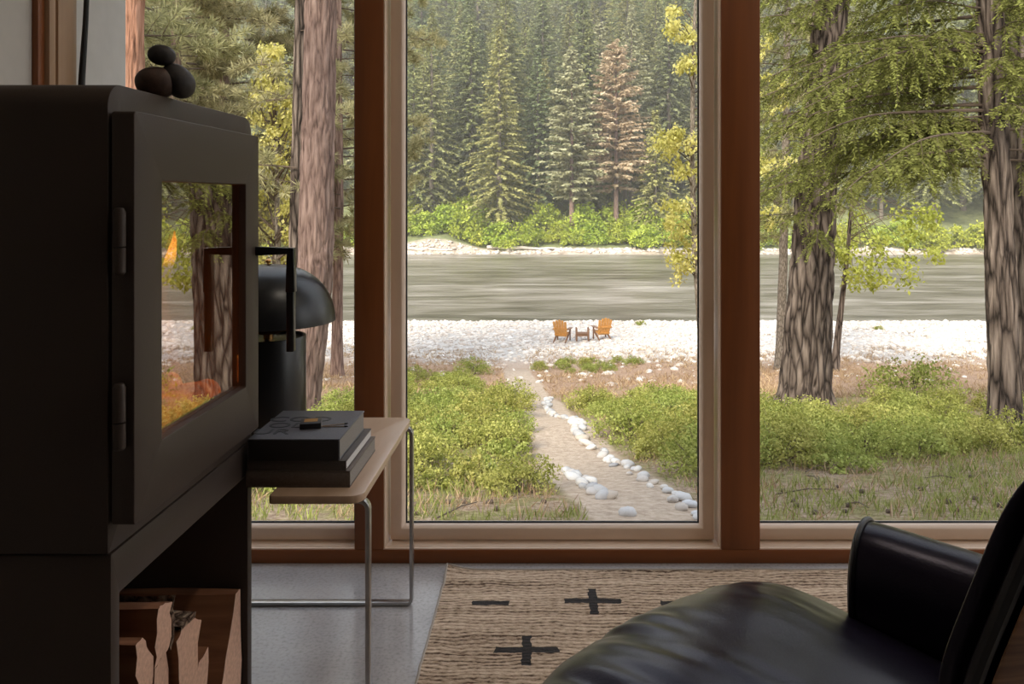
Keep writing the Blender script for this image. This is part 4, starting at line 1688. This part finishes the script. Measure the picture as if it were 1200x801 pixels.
edging([(643, 462), (640, 474), (648, 484), (668, 490), (676, 498), (680, 512), (688, 519), (702, 524), (716, 534), (735, 545), (752, 557), (770, 569), (790, 580), (808, 592), (822, 606)],
       96, 'pale rounded stone in the long winding row that edges the trail', 'stones of the long row edging the trail')
edging([(660, 540), (670, 548), (680, 556), (688, 566), (700, 576), (716, 581)],
       22, 'pale rounded stone in the short row edging the trail beside the big leafy patch', 'stones of the short row edging the trail')
p = G(736, 601)
o = bpy.data.objects.new('edging_stone', stone_me[1])
COL.objects.link(o)
o.location, o.scale = p + Vector((0, 0, .02)), (.048,) * 3
tag(o, 'single big white stone ending the short row beside the trail near the window', 'stone')

# ------------------------------------------------------------------ garden chairs and table on the gravel bar


def adirondack(x, y, rz, label):
    r = thing('adirondack_chair', label, 'chair', (x, y, gz(x, y) + .02), (0, 0, rz), group='wooden chairs facing the river')
    for s in (-1, 1):
        obj('leg', box(s * .27 - .02, s * .27 + .02, .22, .31, 0, .52), M['adirondackdark'], r, local=True, bevel=.004)
        obj('rear_leg', prism([(-.62, 0), (-.52, 0), (.30, .30), (.30, .40), (.20, .40)], s * .25 - .02, s * .25 + .02, 'x'), M['adirondackdark'], r, local=True)
        obj('armrest', prism([(s * .20 - .005 * s, -.36), (s * .34, -.36), (s * .37, .34), (s * .22, .36)], .52, .545, 'z'), M['adirondackdark'], r, local=True, bevel=.004)
    obj('seat', join(*[box(-.25, .25, -.22 + .105 * k, -.13 + .105 * k, .275 + .018 * k, .295 + .018 * k) for k in range(5)]), M['adirondack'], r, local=True)
    slats = []
    for k in range(5):
        c = (k - 2) * .115
        h = .80 - .035 * abs(k - 2) ** 1.5
        w0, w1 = .045, .054
        slats.append(prism([(c * .86 - w0, 0), (c * .86 + w0, 0), (c * 1.05 + w1, h - .03), (c * 1.05, h), (c * 1.05 - w1, h - .03)], -.012, .012, 'y'))
    m = Matrix.Translation((0, -.22, .24)) @ Matrix.Rotation(math.radians(22), 4, 'X')
    obj('backrest', move(join(*slats), m), M['adirondack'], r, local=True)
    obj('back_rail', move(join(box(-.30, .30, -.045, -.012, .33, .40), box(-.26, .26, -.040, -.012, .05, .11)), m), M['adirondack'], r, local=True)
    return r


ca, cb = G(659, 398.5), G(705, 398.5)
adirondack(ca.x, ca.y, math.radians(-15), 'wooden garden chair on the gravel bar left of the low table between them')
adirondack(cb.x, cb.y, math.radians(16), 'wooden garden chair on the gravel bar right of the low table between them')
tc_ = G(682.5, 397.5)
r = thing('garden_table', 'low dark wooden table between the two garden chairs', 'table', (tc_.x, tc_.y, gz(tc_.x, tc_.y) + .02))
obj('tabletop', join(*[box(-.22, .22, -.22 + .09 * k, -.14 + .09 * k, .30, .325) for k in range(5)]), M['adirondackdark'], r, local=True)
obj('apron', join(box(-.22, .22, -.21, -.18, .20, .29), box(-.22, .22, .18, .21, .20, .29)), M['adirondackdark'], r, local=True)
for sx in (-1, 1):
    for sy in (-1, 1):
        obj('leg', box(sx * .25 - .035, sx * .25 + .035, sy * .2 - .035, sy * .2 + .035, 0, .52), M['adirondackdark'], r, local=True, bevel=.005)


# ------------------------------------------------------------------ shrubs in the meadow
sh = [bush('shrub', 70 + i, w_, h, nc, 40, .052, M['leafshrub'], 's', 'shrub', 14) for i, (w_, h, nc) in enumerate(((.55, .72, 52), (.48, .60, 44), (.62, .82, 60), (.40, .45, 36)))]
sfirst = [True] * 4


def shrub(x, y, s, label, group, k=None):
    k = rnd.randrange(4) if k is None else k
    loc, rz = (x, y, gz(x, y) - .03), rnd.uniform(0, 6.28)
    if sfirst[k]:
        sfirst[k] = False
        o = sh[k]
        o.location, o.rotation_euler, o.scale = loc, (0, 0, rz), (s,) * 3
        o['label'], o['group'] = label, group
    else:
        dup(sh[k], loc, rz, s, label, group)


def patch(n, poly, label, group, mind=.36, smin=.46, smax=.76, avoid=1.55):
    """n shrubs on the ground inside an outline, kept apart and off the trail"""
    got, tries = [], 0
    x0, x1 = min(p[0] for p in poly), max(p[0] for p in poly)
    y0, y1 = min(p[1] for p in poly), max(p[1] for p in poly)

    def inside(px, py):
        c = False
        for i in range(len(poly)):
            (ax, ay), (bx, by) = poly[i], poly[i - 1]
            if (ay > py) != (by > py) and px < (bx - ax) * (py - ay) / (by - ay) + ax:
                c = not c
        return c
    ya, yb = G(0, y1).y, G(0, y0).y
    while len(got) < n and tries < 6000:
        tries += 1
        gy = rnd.uniform(ya, yb)
        py = PY + F * drop(gy) / gy
        px = rnd.uniform(x0, x1)
        if not inside(px, py):
            continue
        x = (px - PX) / F * gy
        if trail_d(x, gy) < avoid:
            continue
        if any((x - a) ** 2 + (gy - b) ** 2 < mind ** 2 for a, b in got):
            continue
        got.append((x, gy))
        shrub(x, gy, rnd.uniform(smin, smax), label, group)
    return got


patch(58, [(400, 480), (600, 468), (635, 500), (636, 535), (600, 556), (540, 566), (400, 572)], 'leafy green shrub in the big patch on the table side of the trail', 'shrubs on the table side of the trail')
patch(46, [(650, 474), (690, 466), (900, 470), (880, 545), (800, 560), (740, 535), (690, 500)], 'leafy green shrub in the patch on the far side of the winding row of stones', 'shrubs beyond the winding row of stones', avoid=1.35)
patch(60, [(885, 500), (960, 490), (1150, 478), (1240, 480), (1250, 530), (1100, 540), (960, 552), (880, 560)], 'leafy green shrub in the patch around the thick furrowed trunk', 'shrubs around the thick furrowed trunk')
patch(16, [(250, 520), (400, 500), (400, 590), (250, 600)], 'leafy green shrub growing below the window beside the stove', 'shrubs outside the window beside the stove', smin=.5, smax=.7)
patch(16, [(470, 438), (560, 440), (575, 458), (470, 462)], 'leafy green shrub at the back edge of the big patch beside the dry litter', 'shrubs at the back of the big patch', smin=.5, smax=.8, mind=.5)
patch(16, [(620, 424), (745, 422), (745, 433), (620, 435)], 'dull green shrub in the thin row where the trail meets the gravel', 'shrubs where the trail meets the gravel', smin=.32, smax=.55, mind=.5)
q = G(612, 570)
shrub(q.x, q.y, .5, 'bright green shrub beside the short row of stones, apart from the big patch', None, 2)
q = G(1068, 470)
shrub(q.x, q.y, 1.25, 'tall green shrub sticking up above the patch in front of the dry litter', None, 2)
q = G(750, 374.5 + 6)
shrub(q.x, q.y, .7, 'low green shrub alone on the gravel bar near the garden chairs', None, 3)
q = G(1030, 386)
shrub(q.x, q.y, .7, 'low green shrub alone on the gravel bar seen past the thick trunk', None, 3)
for o in list(COL.objects):
    if o.get('group') is None and 'group' in o.keys():
        del o['group']


# ------------------------------------------------------------------ grass
def blades(seed, n, region, dens, hmin, hmax, mat, name, label, lean=.35, wd=.006):
    r = np.random.default_rng(seed)
    P = []
    while len(P) < n:
        y = r.uniform(*region[2])
        x = r.uniform(region[0] * y, region[1] * y)
        c = noise.noise(Vector((x * .8, y * .8, seed)))
        if c < dens - r.random() * .5:
            continue
        if abs(x) < 6 and trail_d(x, y) < 1.15:
            continue
        a, q = x, y
        for _ in range(7):
            P.append((a + r.normal(0, .05), q + r.normal(0, .05), 0))
    P = np.array(P[:n])
    P[:, 2] = [gz(p[0], p[1]) - .01 for p in P]
    D = np.stack([r.normal(0, lean, n), r.normal(0, lean, n), np.ones(n)], -1)
    D = unit(D)
    S = unit(np.cross(D, r.normal(0, 1, (n, 3))))
    L = r.uniform(hmin, hmax, n)
    v, q = kites(P, D, S, L, np.full(n, wd) * r.uniform(.7, 1.6, n))
    me = np_mesh(name, v, q, r.random(n))
    return tag(link_mesh(name, me, mat), label, 'grass', kind='stuff')


blades(21, 46000, (-.62, .66, (4.6, 17)), .16, .03, .13, M['grass'], 'grass', 'thin green grass growing over the ground outside the windows')
blades(22, 42000, (-.62, .66, (5.0, 30)), .05, .03, .15, M['drygrass'], 'dry_grass', 'straw coloured dry grass scattered over the forest floor', lean=.6)

blades(23, 30000, (-.5, .6, (15, 31)), -.1, .06, .24, M['drygrass'], 'dry_grass', 'dry straw and litter between the meadow shrubs and the gravel bar', lean=.9, wd=.014)

# twigs and cones lying about
for k in range(34):
    py = rnd.uniform(480, 603)
    px = rnd.choice((rnd.uniform(480, 640), rnd.uniform(895, 1180), rnd.uniform(895, 1180)))
    p = G(px, py)
    if trail_d(p.x, p.y) < 1.2:
        continue
    a = rnd.uniform(0, 6.28)
    Lh = rnd.uniform(.08, .28)
    d = Vector((math.cos(a) * Lh, math.sin(a) * Lh, 0))
    e0, e1 = p - d, p + d
    e0.z, e1.z = gz(e0.x, e0.y) + .02, gz(e1.x, e1.y) + .05
    tag(obj('fallen_twig', tube([e0, (e0 + e1) / 2 + Vector((.02, .02, .015)), e1], [.0055, .0045, .0025], 6), M['twig'], loc=p),
        'dry brown twig fallen on the forest floor below the windows', 'twig', 'fallen twigs on the forest floor')
for k in range(26):
    px, py = rnd.uniform(900, 1180), rnd.uniform(565, 604)
    if k > 16:
        px, py = rnd.uniform(480, 640), rnd.uniform(585, 604)
    p = G(px, py)
    s = rnd.uniform(.018, .028)
    o = obj('pine_cone', puff(.9, .75, .75, (2, 2, 2), 6, lambda v: v * (1 + .25 * noise.noise(v * 5))), M['twig'], loc=p + Vector((0, 0, s * .5)), local=True)
    o.scale = (s,) * 3
    tag(o, 'dark pine cone lying on the bare ground below the windows', 'pine cone', 'pine cones on the ground')


# ------------------------------------------------------------------ near trunks
def trunk(name_pts, rad, n, rings, furrow, fx, fz, seed):
    """bark covered trunk through points with real furrows"""
    P = [Vector(p) for p in name_pts]
    cum = [0]
    for i in range(len(P) - 1):
        cum.append(cum[-1] + (P[i + 1] - P[i]).length)
    V, Fs = [], []
    for j in range(rings + 1):
        s = cum[-1] * j / rings
        i = min(len(P) - 2, max(k for k in range(len(cum)) if cum[k] <= s + 1e-9))
        t = (s - cum[i]) / (cum[i + 1] - cum[i])
        t2 = t * t * (3 - 2 * t) * .5 + t * .5
        c = P[i].lerp(P[i + 1], t2)
        r = rad[i] + (rad[i + 1] - rad[i]) * t
        flare = 1 + .55 * math.exp(-s / .35)
        for k in range(n):
            a = 2 * PI * k / n
            nx = Vector((math.cos(a) * fx * r * 6.5, math.sin(a) * fx * r * 6.5, s * fz * 2 + seed))
            f = abs(noise.noise(nx)) * 2
            f2 = noise.noise(nx * 2.7)
            lob = 1 + (.10 * math.sin(a * 5 + seed) * math.exp(-s / .5))
            rr = r * flare * lob + furrow * (min(.8, f) - .4) + furrow * .35 * f2
            V.append(c + Vector((math.cos(a), math.sin(a), 0)) * rr)
    for j in range(rings):
        for k in range(n):
            Fs.append((j * n + k, j * n + (k + 1) % n, (j + 1) * n + (k + 1) % n, (j + 1) * n + k))
    return np.array(V), np.array(Fs)


def at(px, py, y):
    return W(px, py, y)


def up_from(px, py, y, pts, extra):
    """trunk line: foot on the ground at (px), pixel points at depth y, then straight on upward"""
    x = (px - PX) / F * y
    L = [Vector((x, y, gz(x, y) - .15))] + [at(a, b, y) for a, b in pts]
    d = (L[-1] - L[-2]).normalized()
    L.append(L[-1] + d * extra)
    return L


def near_tree(name, label, line, rad, mat, n=64, rings=240, furrow=.03, fx=2.6, fz=.9, seed=0):
    r = thing(name, label, 'tree', line[0])
    v, f = trunk([p - line[0] for p in line], rad, n, rings, furrow, fx, fz, seed)
    link_mesh('trunk', np_mesh('trunk', v, f, smooth=True), mat, r)
    return r


def fir_boughs(root, line, seed, specs, needle_len=.070, needle_w=.016, mat=None):
    """boughs: (height z, azimuth, length); laterals hang and carry needles; all foliage one mesh, all wood one mesh"""
    r = np.random.default_rng(seed)
    org = root.location
    Vs, Ts, tn, wood_ = [], [], [], []
    nv = 0
    for (z, az, Lb) in specs:
        # point on trunk at z
        for i in range(len(line) - 1):
            if line[i].z <= z <= line[i + 1].z or i == len(line) - 2:
                t = (z - line[i].z) / (line[i + 1].z - line[i].z)
                p0 = line[i].lerp(line[i + 1], t) - org
                break
        d = Vector((math.cos(az), math.sin(az), 0))
        sd = Vector((-d.y, d.x, 0))
        K = 12
        pts = []
        dr = r.uniform(.14, .34)
        wob = r.uniform(-.12, .12)
        for k in range(K + 1):
            s = k / K
            pts.append(p0 + d * (Lb * s) + sd * (wob * Lb * math.sin(s * 2.5)) + Vector((0, 0, Lb * (.10 * s - dr * s * s) + .02 * math.sin(s * 9 + z))))
        wood_.append(tube(pts, [max(.004, .022 * (Lb / 2.5) * (1 - .85 * k / K)) for k in range(K + 1)], 6))
        nl = int(Lb / .062)
        for k in range(nl):
            s = .16 + .84 * (k + r.random() * .6) / nl
            q = s * K
            i = min(K - 1, int(q))
            b = pts[i].lerp(pts[i + 1], q - i)
            side = -1 if k % 2 else 1
            Ll = (.16 + .34 * (1 - abs(s - .55))) * r.uniform(.55, 1.25) * min(1, Lb / 1.6)
            dd = (d * r.uniform(.25, .8) + sd * side * r.uniform(.35, 1.0) + Vector((0, 0, -r.uniform(.15, 1.1)))).normalized()
            m = max(8, int(Ll / .0165))
            u = (np.arange(m) + .4) / m
            base = np.array(b)[None] + np.array(dd)[None] * (u * Ll)[:, None]
            base[:, 2] -= .22 * Ll * u * u
            if k % 3 == 0:
                wood_.append(tube([b, b + dd * Ll * .5 + Vector((0, 0, -.055 * Ll)), b + dd * Ll + Vector((0, 0, -.22 * Ll))], [.0035, .0025, .001], 4, cap=False))
            ax = np.array(dd)
            s1 = np.cross(ax, np.array([0, 0, 1.0]) + r.normal(0, .25, 3))
            s1 = s1 / np.linalg.norm(s1)
            for sg in (-1, 1):
                D = unit(ax[None] * r.uniform(.45, .9, (m, 1)) + s1[None] * sg * r.uniform(.45, 1, (m, 1)) + r.normal(0, .22, (m, 3)))
                S = unit(np.cross(D, r.normal(0, 1, (m, 3))))
                v, qd = kites(base, D, S, needle_len * r.uniform(.6, 1.2, m) * (1.15 - .5 * u), needle_w * r.uniform(.7, 1.3, m))
                Vs.append(v)
                Ts.append(qd + nv)
                nv += len(v)
                fresh = r.random() < .35
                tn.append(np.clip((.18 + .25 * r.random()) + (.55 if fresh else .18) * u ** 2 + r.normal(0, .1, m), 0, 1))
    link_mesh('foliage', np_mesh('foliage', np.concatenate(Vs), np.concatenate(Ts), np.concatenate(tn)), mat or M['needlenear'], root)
    obj('boughs', join(*wood_), M['twig'], root, local=True)


def pine_boughs(root, line, seed, specs, tuft=.17, mat=None, wmat=None, nt_=16, bare=.25):
    """long needled pine: tufts crowded toward the ends of forking boughs"""
    r = np.random.default_rng(seed)
    org = root.location
    P, A, wood_ = [], [], []
    for (z, az, Lb) in specs:
        for i in range(len(line) - 1):
            if line[i].z <= z <= line[i + 1].z or i == len(line) - 2:
                t = (z - line[i].z) / (line[i + 1].z - line[i].z)
                p0 = line[i].lerp(line[i + 1], t) - org
                break
        d = Vector((math.cos(az), math.sin(az), 0))
        sd = Vector((-d.y, d.x, 0))
        K = 8
        dr = r.uniform(-.05, .22)
        pts = [p0 + d * (Lb * k / K) + sd * (.10 * Lb * math.sin(k * .5 + z)) + Vector((0, 0, Lb * (.12 * k / K - dr * (k / K) ** 2))) for k in range(K + 1)]
        wood_.append(tube(pts, [max(.006, .03 * (Lb / 3) * (1 - .8 * k / K)) for k in range(K + 1)], 6))
        ns = int(Lb * 7)
        for k in range(ns):
            s = bare + (1 - bare) * (k + r.random()) / ns
            i = min(K - 1, int(s * K))
            b = pts[i].lerp(pts[i + 1], s * K - i)
            side = -1 if k % 2 else 1
            Ls = r.uniform(.25, .75) * (1.2 - .7 * s)
            dd = (d * r.uniform(.2, .9) + sd * side * r.uniform(.3, 1) + Vector((0, 0, r.uniform(-.45, .5)))).normalized()
            e = b + dd * Ls
            wood_.append(tube([b, b.lerp(e, .5) + Vector((0, 0, .03)), e], [.009, .007, .004], 4, cap=False))
            for j in range(4):
                P.append(b.lerp(e, 1 - j * .17))
                A.append((dd + Vector((0, 0, .25))).normalized())
    P, A = np.array(P), np.array(A)
    n = len(P)
    Pn = np.repeat(P, nt_, 0)
    D = unit(np.repeat(A, nt_, 0) * .75 + unit(r.normal(0, 1, (n * nt_, 3))))
    S = unit(np.cross(D, r.normal(0, 1, (n * nt_, 3))))
    v, q = kites(Pn, D, S, tuft * r.uniform(.7, 1.2, n * nt_), np.full(n * nt_, tuft * .085))
    tn = np.clip(np.repeat(r.uniform(.1, .8, n), nt_) + r.normal(0, .12, n * nt_), 0, 1)
    link_mesh('foliage', np_mesh('foliage', v, q, tn), mat or M['needlepine'], root)
    obj('boughs', join(*wood_), wmat or M['twig'], root, local=True)


def rand_specs(seed, n, z0, z1, L0, L1, az0=0, az1=2 * PI):
    r = random.Random(seed)
    return [(z0 + (z1 - z0) * (k + r.random()) / n, r.uniform(az0, az1), r.uniform(L0, L1)) for k in range(n)]


# --- thick furrowed trunk outside the third window
L1_ = up_from(940, 478, 13.5, [(942, 470), (952, 300), (958, 200), (968, 100), (974, 0)], 9)
t1 = near_tree('fir_tree', 'thick furrowed dark brown trunk with drooping boughs outside the wide window', L1_, [.40, .385, .335, .31, .30, .275, .10], M['bark'], 132, 520, .055, 2.6, .85, 3)
fir_boughs(t1, L1_, 301, [(W(950, 250, 13.5).z + .0, PI * 1.05, 1.3), (W(955, 205, 13.5).z, PI * 1.2, 1.4), (W(960, 150, 13.5).z, PI * .95, 1.2), (W(960, 150, 13.5).z + .3, PI * 1.5, 1.5)]
           + rand_specs(304, 18, W(0, 270, 13.5).z, W(0, -10, 13.5).z, .8, 1.5, PI * 1.1, PI * 1.8) + rand_specs(302, 22, W(0, 150, 13.5).z, W(0, -90, 13.5).z, 1.1, 2.3, PI * .75, PI * 2.2) + rand_specs(303, 12, W(0, -90, 13.5).z, W(0, -400, 13.5).z, 1.2, 2.2))

# --- tree whose long boughs sweep across the third window
L2_ = up_from(1182, 521, 9.2, [(1179, 500), (1172, 300), (1164, 130), (1160, 0)], 7)
t2 = near_tree('fir_tree', 'slim brown trunk at the far edge of the wide window, long boughs sweeping leftward', L2_, [.165, .158, .148, .14, .13, .055], M['bark'], 96, 380, .030, 4.0, 1.1, 8)
sp2 = []
rs = random.Random(77)
for k in range(38):
    z = W(0, rs.uniform(-60, 200), 9.2).z
    az = PI + rs.uniform(-.55, .65)
    sp2.append((z, az, rs.uniform(1.3, 2.9)))
for k in range(14):
    sp2.append((W(0, rs.uniform(-60, 190), 9.2).z, rs.uniform(-1.4, 1.4), rs.uniform(1.0, 2.0)))
for k in range(14):
    sp2.append((W(0, rs.uniform(-320, -60), 9.2).z, rs.uniform(0, 6.28), rs.uniform(1.2, 2.4)))
for k in range(7):
    sp2.append((W(0, rs.uniform(-20, 130), 9.2).z, -PI / 2 + rs.uniform(-.6, .5), rs.uniform(.7, 1.3)))
fir_boughs(t2, L2_, 305, sp2)

L3_ = up_from(1205, 470, 12.0, [(1203, 440), (1198, 250), (1192, 60), (1190, 0)], 8)
t3 = near_tree('fir_tree', 'slim brown trunk half hidden behind the slim trunk at the far edge', L3_, [.20, .19, .175, .16, .155, .06], M['bark'], 56, 220, .026, 4, 1.1, 15)
fir_boughs(t3, L3_, 306, rand_specs(307, 18, W(0, 170, 12).z, W(0, -120, 12).z, 1.0, 2.0, PI * .6, PI * 1.5))

# --- slender stems
L4_ = up_from(914, 437, 24.0, [(915, 400), (918, 300), (921, 150), (923, 0)], 4)
t4 = near_tree('young_pine', 'pale slender stem standing just left of the thick furrowed trunk', L4_, [.16, .14, .125, .11, .09, .03], M['barkthin'], 20, 90, .008, 6, 2, 21)
pine_boughs(t4, L4_, 310, rand_specs(311, 46, W(0, 285, 24).z, W(0, -40, 24).z, 1.2, 2.4), tuft=.26, nt_=14)

L5_ = up_from(977, 433, 23.0, [(980, 410), (987, 350), (993, 300), (997, 250)], 1.5)
t5 = near_tree('young_maple', 'thin dark leaning stem with yellow green leaves right of the thick trunk', L5_, [.12, .10, .075, .06, .045, .02], M['bark'], 18, 70, .006, 6, 2, 23)
rl = random.Random(9)
cen, rad, gs = [], [], []
for k in range(58):
    px, py = rl.uniform(968, 1100), rl.uniform(245, 335)
    if py > 300 and abs(px - 1035) > 40:
        py = rl.uniform(260, 305)
    y = 23 + rl.uniform(-1.6, 1.6)
    c = W(px, py, y) - L5_[0]
    cen.append(c)
    rad.append(rl.uniform(.22, .42))
    if k % 2 == 0:
        s = L5_[-3].lerp(L5_[-1], .15 + .8 * rl.random()) - L5_[0]
        gs.append(tube([s, s.lerp(c, .35) + Vector((0, 0, .22)), s.lerp(c, .7) + Vector((0, 0, .22)), c], [.013, .010, .007, .003], 5, cap=False))
v, q, tn = leaf_cloud(31, cen, rad, 40, .13, drp=.9)
link_mesh('foliage', np_mesh('foliage', v, q, tn), M['leafmaple'], t5)
obj('branches', join(*gs), M['twig'], t5, local=True)

# --- yellow green alder between the second and third windows
L6_ = up_from(826, 455, 18.5, [(822, 400), (815, 300), (811, 200), (812, 80), (815, 0)], 4)
t6 = near_tree('young_alder', 'yellow green leafy tree with a thin pale stem beside the middle window post', L6_, [.09, .08, .07, .06, .045, .035, .015], M['barkthin'], 18, 110, .004, 6, 2, 29)
cen, rad, gs = [], [], []
rl = random.Random(19)
for (cx, cy, ax, ay, n) in ((800, 35, 18, 10, 10), (806, 75, 14, 10, 8), (790, 20, 8, 10, 4), (800, 170, 34, 11, 16), (785, 158, 16, 6, 8), (812, 200, 20, 12, 9), (803, 250, 24, 14, 15), (806, 285, 22, 20, 18), (798, 318, 10, 10, 6),
                            (845, 60, 26, 60, 14), (850, 170, 30, 60, 14), (850, 280, 28, 50, 14), (905, 90, 22, 50, 10), (908, 210, 20, 60, 10), (800, -30, 40, 20, 12), (860, -80, 50, 30, 12)):
    for k in range(n):
        px, py = cx + rl.uniform(-1, 1) * ax, cy + rl.uniform(-1, 1) * ay
        c = W(px, py, 18.5 + rl.uniform(-.8, .8)) - L6_[0]
        cen.append(c)
        rad.append(rl.uniform(.14, .26))
        if k % 3 == 0:
            zz = c.z - .35
            s = None
            for i in range(len(L6_) - 1):
                if L6_[i].z <= zz + L6_[0].z <= L6_[i + 1].z or i == len(L6_) - 2:
                    s = L6_[i].lerp(L6_[i + 1], max(0, min(1, (zz + L6_[0].z - L6_[i].z) / (L6_[i + 1].z - L6_[i].z)))) - L6_[0]
                    break
            gs.append(tube([s, s.lerp(c, .5) + Vector((0, 0, .12)), c], [.016, .010, .004], 5, cap=False))
v, q, tn = leaf_cloud(33, cen, rad, 46, .095, drp=1.0)
link_mesh('foliage', np_mesh('foliage', v, q, tn), M['leafyellow'], t6)
obj('branches', join(*gs), M['twig'], t6, local=True)

# --- big pine beside the first window and its neighbours
L7_ = up_from(352, 500, 11.0, [(352, 470), (362, 400), (370, 310), (373, 150), (376, 0)], 8)
t7 = near_tree('pine_tree', 'thick pinkish brown pine trunk outside the window beside the stove', L7_, [.25, .245, .235, .228, .215, .205, .11], M['barkpine'], 112, 420, .024, 2.6, 1.5, 41)
pine_boughs(t7, L7_, 320, rand_specs(321, 14, 5.0, 10.5, 1.5, 3.0), tuft=.2)
L8_ = up_from(338, 480, 14.5, [(339, 460), (345, 300), (349, 150), (352, 0)], 8)
t8 = near_tree('pine_tree', 'thin dark pine trunk close behind the thick pinkish brown one', L8_, [.12, .11, .105, .098, .092, .04], M['bark'], 40, 200, .014, 4, 1.3, 43)
pine_boughs(t8, L8_, 322, rand_specs(323, 16, W(0, 240, 14.5).z, 9, .8, 2.0), tuft=.2)
L9_ = up_from(150, 560, 8.6, [(150, 500), (151, 300), (153, 100), (154, 0)], 8)
t9 = near_tree('pine_tree', 'orange barked pine trunk at the edge of the window above the stove', L9_, [.155, .15, .14, .13, .125, .06], M['barkred'], 64, 300, .014, 4, 1.5, 47)
pine_boughs(t9, L9_, 324, rand_specs(325, 12, 3.6, 8.5, 1.2, 2.4), tuft=.19)

for i, (px, fpy, y, r0, n, lab) in enumerate(((205, 462, 19.0, .17, 60, 'grey green pine seen above the stove, nearest of the three behind the little stone cairn'),
                                             (262, 456, 21.5, .18, 64, 'grey green pine seen above the stove, with the brown stem in the middle'),
                                             (395, 452, 22.5, .16, 56, 'grey green pine seen between the thick pinkish trunk and the first window post'),
                                             (165, 455, 23.0, .20, 64, 'grey green pine far behind the orange barked trunk'),
                                             (118, 480, 15.0, .17, 40, 'grey green pine mostly hidden by the wall end above the stove'))):
    L = up_from(px, fpy, y, [(px, 400), (px + 2, 230), (px + 1, 0)], 6)
    t = near_tree('pine_tree', lab, L, [r0, r0 * .95, r0 * .8, r0 * .6, r0 * .2], M['barkpine'], 24, 90, .012, 4, 1.3, 60 + i)
    pine_boughs(t, L, 330 + i, rand_specs(340 + i, n, W(0, 300, y).z, W(0, -110, y).z, 1.2, 2.9), tuft=.24, nt_=15)

# --- yellow green leafy tree glowing behind the pines
x = W(322, 0, 16.5).x
al = thing('young_aspen', 'bright yellow green leafy tree glowing between the pines above the stove', 'tree', (x, 16.5, gz(x, 16.5) - .1))
cen, rad, gs = [], [], []
rl = random.Random(4)
for k in range(150):
    t = rl.random()
    py = 52 + 285 * t
    hw = 6 + 46 * min(1, t * 1.6) * (1 if t < .8 else .75)
    px = 318 + 12 * t + rl.uniform(-hw, hw)
    c = W(px, py, 16.5 + rl.uniform(-.9, .9)) - al.location
    cen.append(c)
    rad.append(rl.uniform(.14, .28))
    if k % 3 == 0:
        gs.append(tube([(0, 0, max(.3, c.z - .7)), (c.x * .5, c.y * .5, c.z - .4), c], [.03, .02, .006], 5, cap=False))
v, q, tn = leaf_cloud(35, cen, rad, 40, .10, drp=.8)
link_mesh('foliage', np_mesh('foliage', v, q, tn), M['leafyellow'], al)
obj('trunk', tube([(0, 0, 0), (.06, 0, 3), (0, 0, 7.2)], [.09, .06, .02], 10), M['barkthin'], al, local=True)
obj('branches', join(*gs), M['twig'], al, local=True)
# ================================================================== LIGHT AND CAMERA
w = bpy.data.worlds.new('sky')
C.world = w
w.use_nodes = True
nt = w.node_tree
nt.nodes.clear()
wo = nt.nodes.new('ShaderNodeOutputWorld')
bg = nt.nodes.new('ShaderNodeBackground')
tc = nt.nodes.new('ShaderNodeTexCoord')
sp = nt.nodes.new('ShaderNodeSeparateXYZ')
nt.links.new(tc.outputs['Generated'], sp.inputs['Vector'])
rp = ramp(nt, [(0, (.30, .30, .26)), (.04, (.98, .96, .93)), (.35, (.90, .93, .98)), (1, (.72, .83, 1.0))])
nt.links.new(sp.outputs['Z'], rp.inputs['Fac'])
nt.links.new(rp.outputs['Color'], bg.inputs['Color'])
bg.inputs['Strength'].default_value = SKY
nt.links.new(bg.outputs[0], wo.inputs['Surface'])

sun = bpy.data.lights.new('sun', 'SUN')
sun.energy = SUN
sun.angle = math.radians(18)
sun.color = (1.0, .93, .80)
so = bpy.data.objects.new('sun', sun)
COL.objects.link(so)
so.rotation_euler = Vector((.38, .74, -.56)).to_track_quat('-Z', 'Y').to_euler()

fl = bpy.data.lights.new('fire_glow', 'POINT')
fl.energy = .7
fl.color = (1.0, .30, .05)
fl.shadow_soft_size = .03
fo = bpy.data.objects.new('fire_glow', fl)
COL.objects.link(fo)
fo.location = (-.80, 1.52, .83)

cam = bpy.data.cameras.new('camera')
cam.sensor_fit = 'HORIZONTAL'
cam.sensor_width = 36.0
cam.lens = F / 1200 * 36.0
cam.shift_x = -(PX - 600) / 1200
cam.shift_y = -(400.5 - PY) / 1200
cam.clip_start = .02
cam.clip_end = 600
co = bpy.data.objects.new('camera', cam)
COL.objects.link(co)
co.location = (0, 0, EYE)
co.rotation_euler = (PI / 2, 0, 0)
C.camera = co

vs = C.view_settings
vs.view_transform = 'Standard'
vs.look = 'None'
vs.gamma = 1.0
vs.use_curve_mapping = False
vs.exposure = EXPOSURE
cy = C.cycles
cy.use_denoising = True
cy.max_bounces = 8
cy.diffuse_bounces = 5
cy.glossy_bounces = 4
cy.transparent_max_bounces = 16
cy.transmission_bounces = 4
cy.volume_bounces = 1
cy.caustics_reflective = False
cy.caustics_refractive = False
cy.sample_clamp_indirect = 6.0
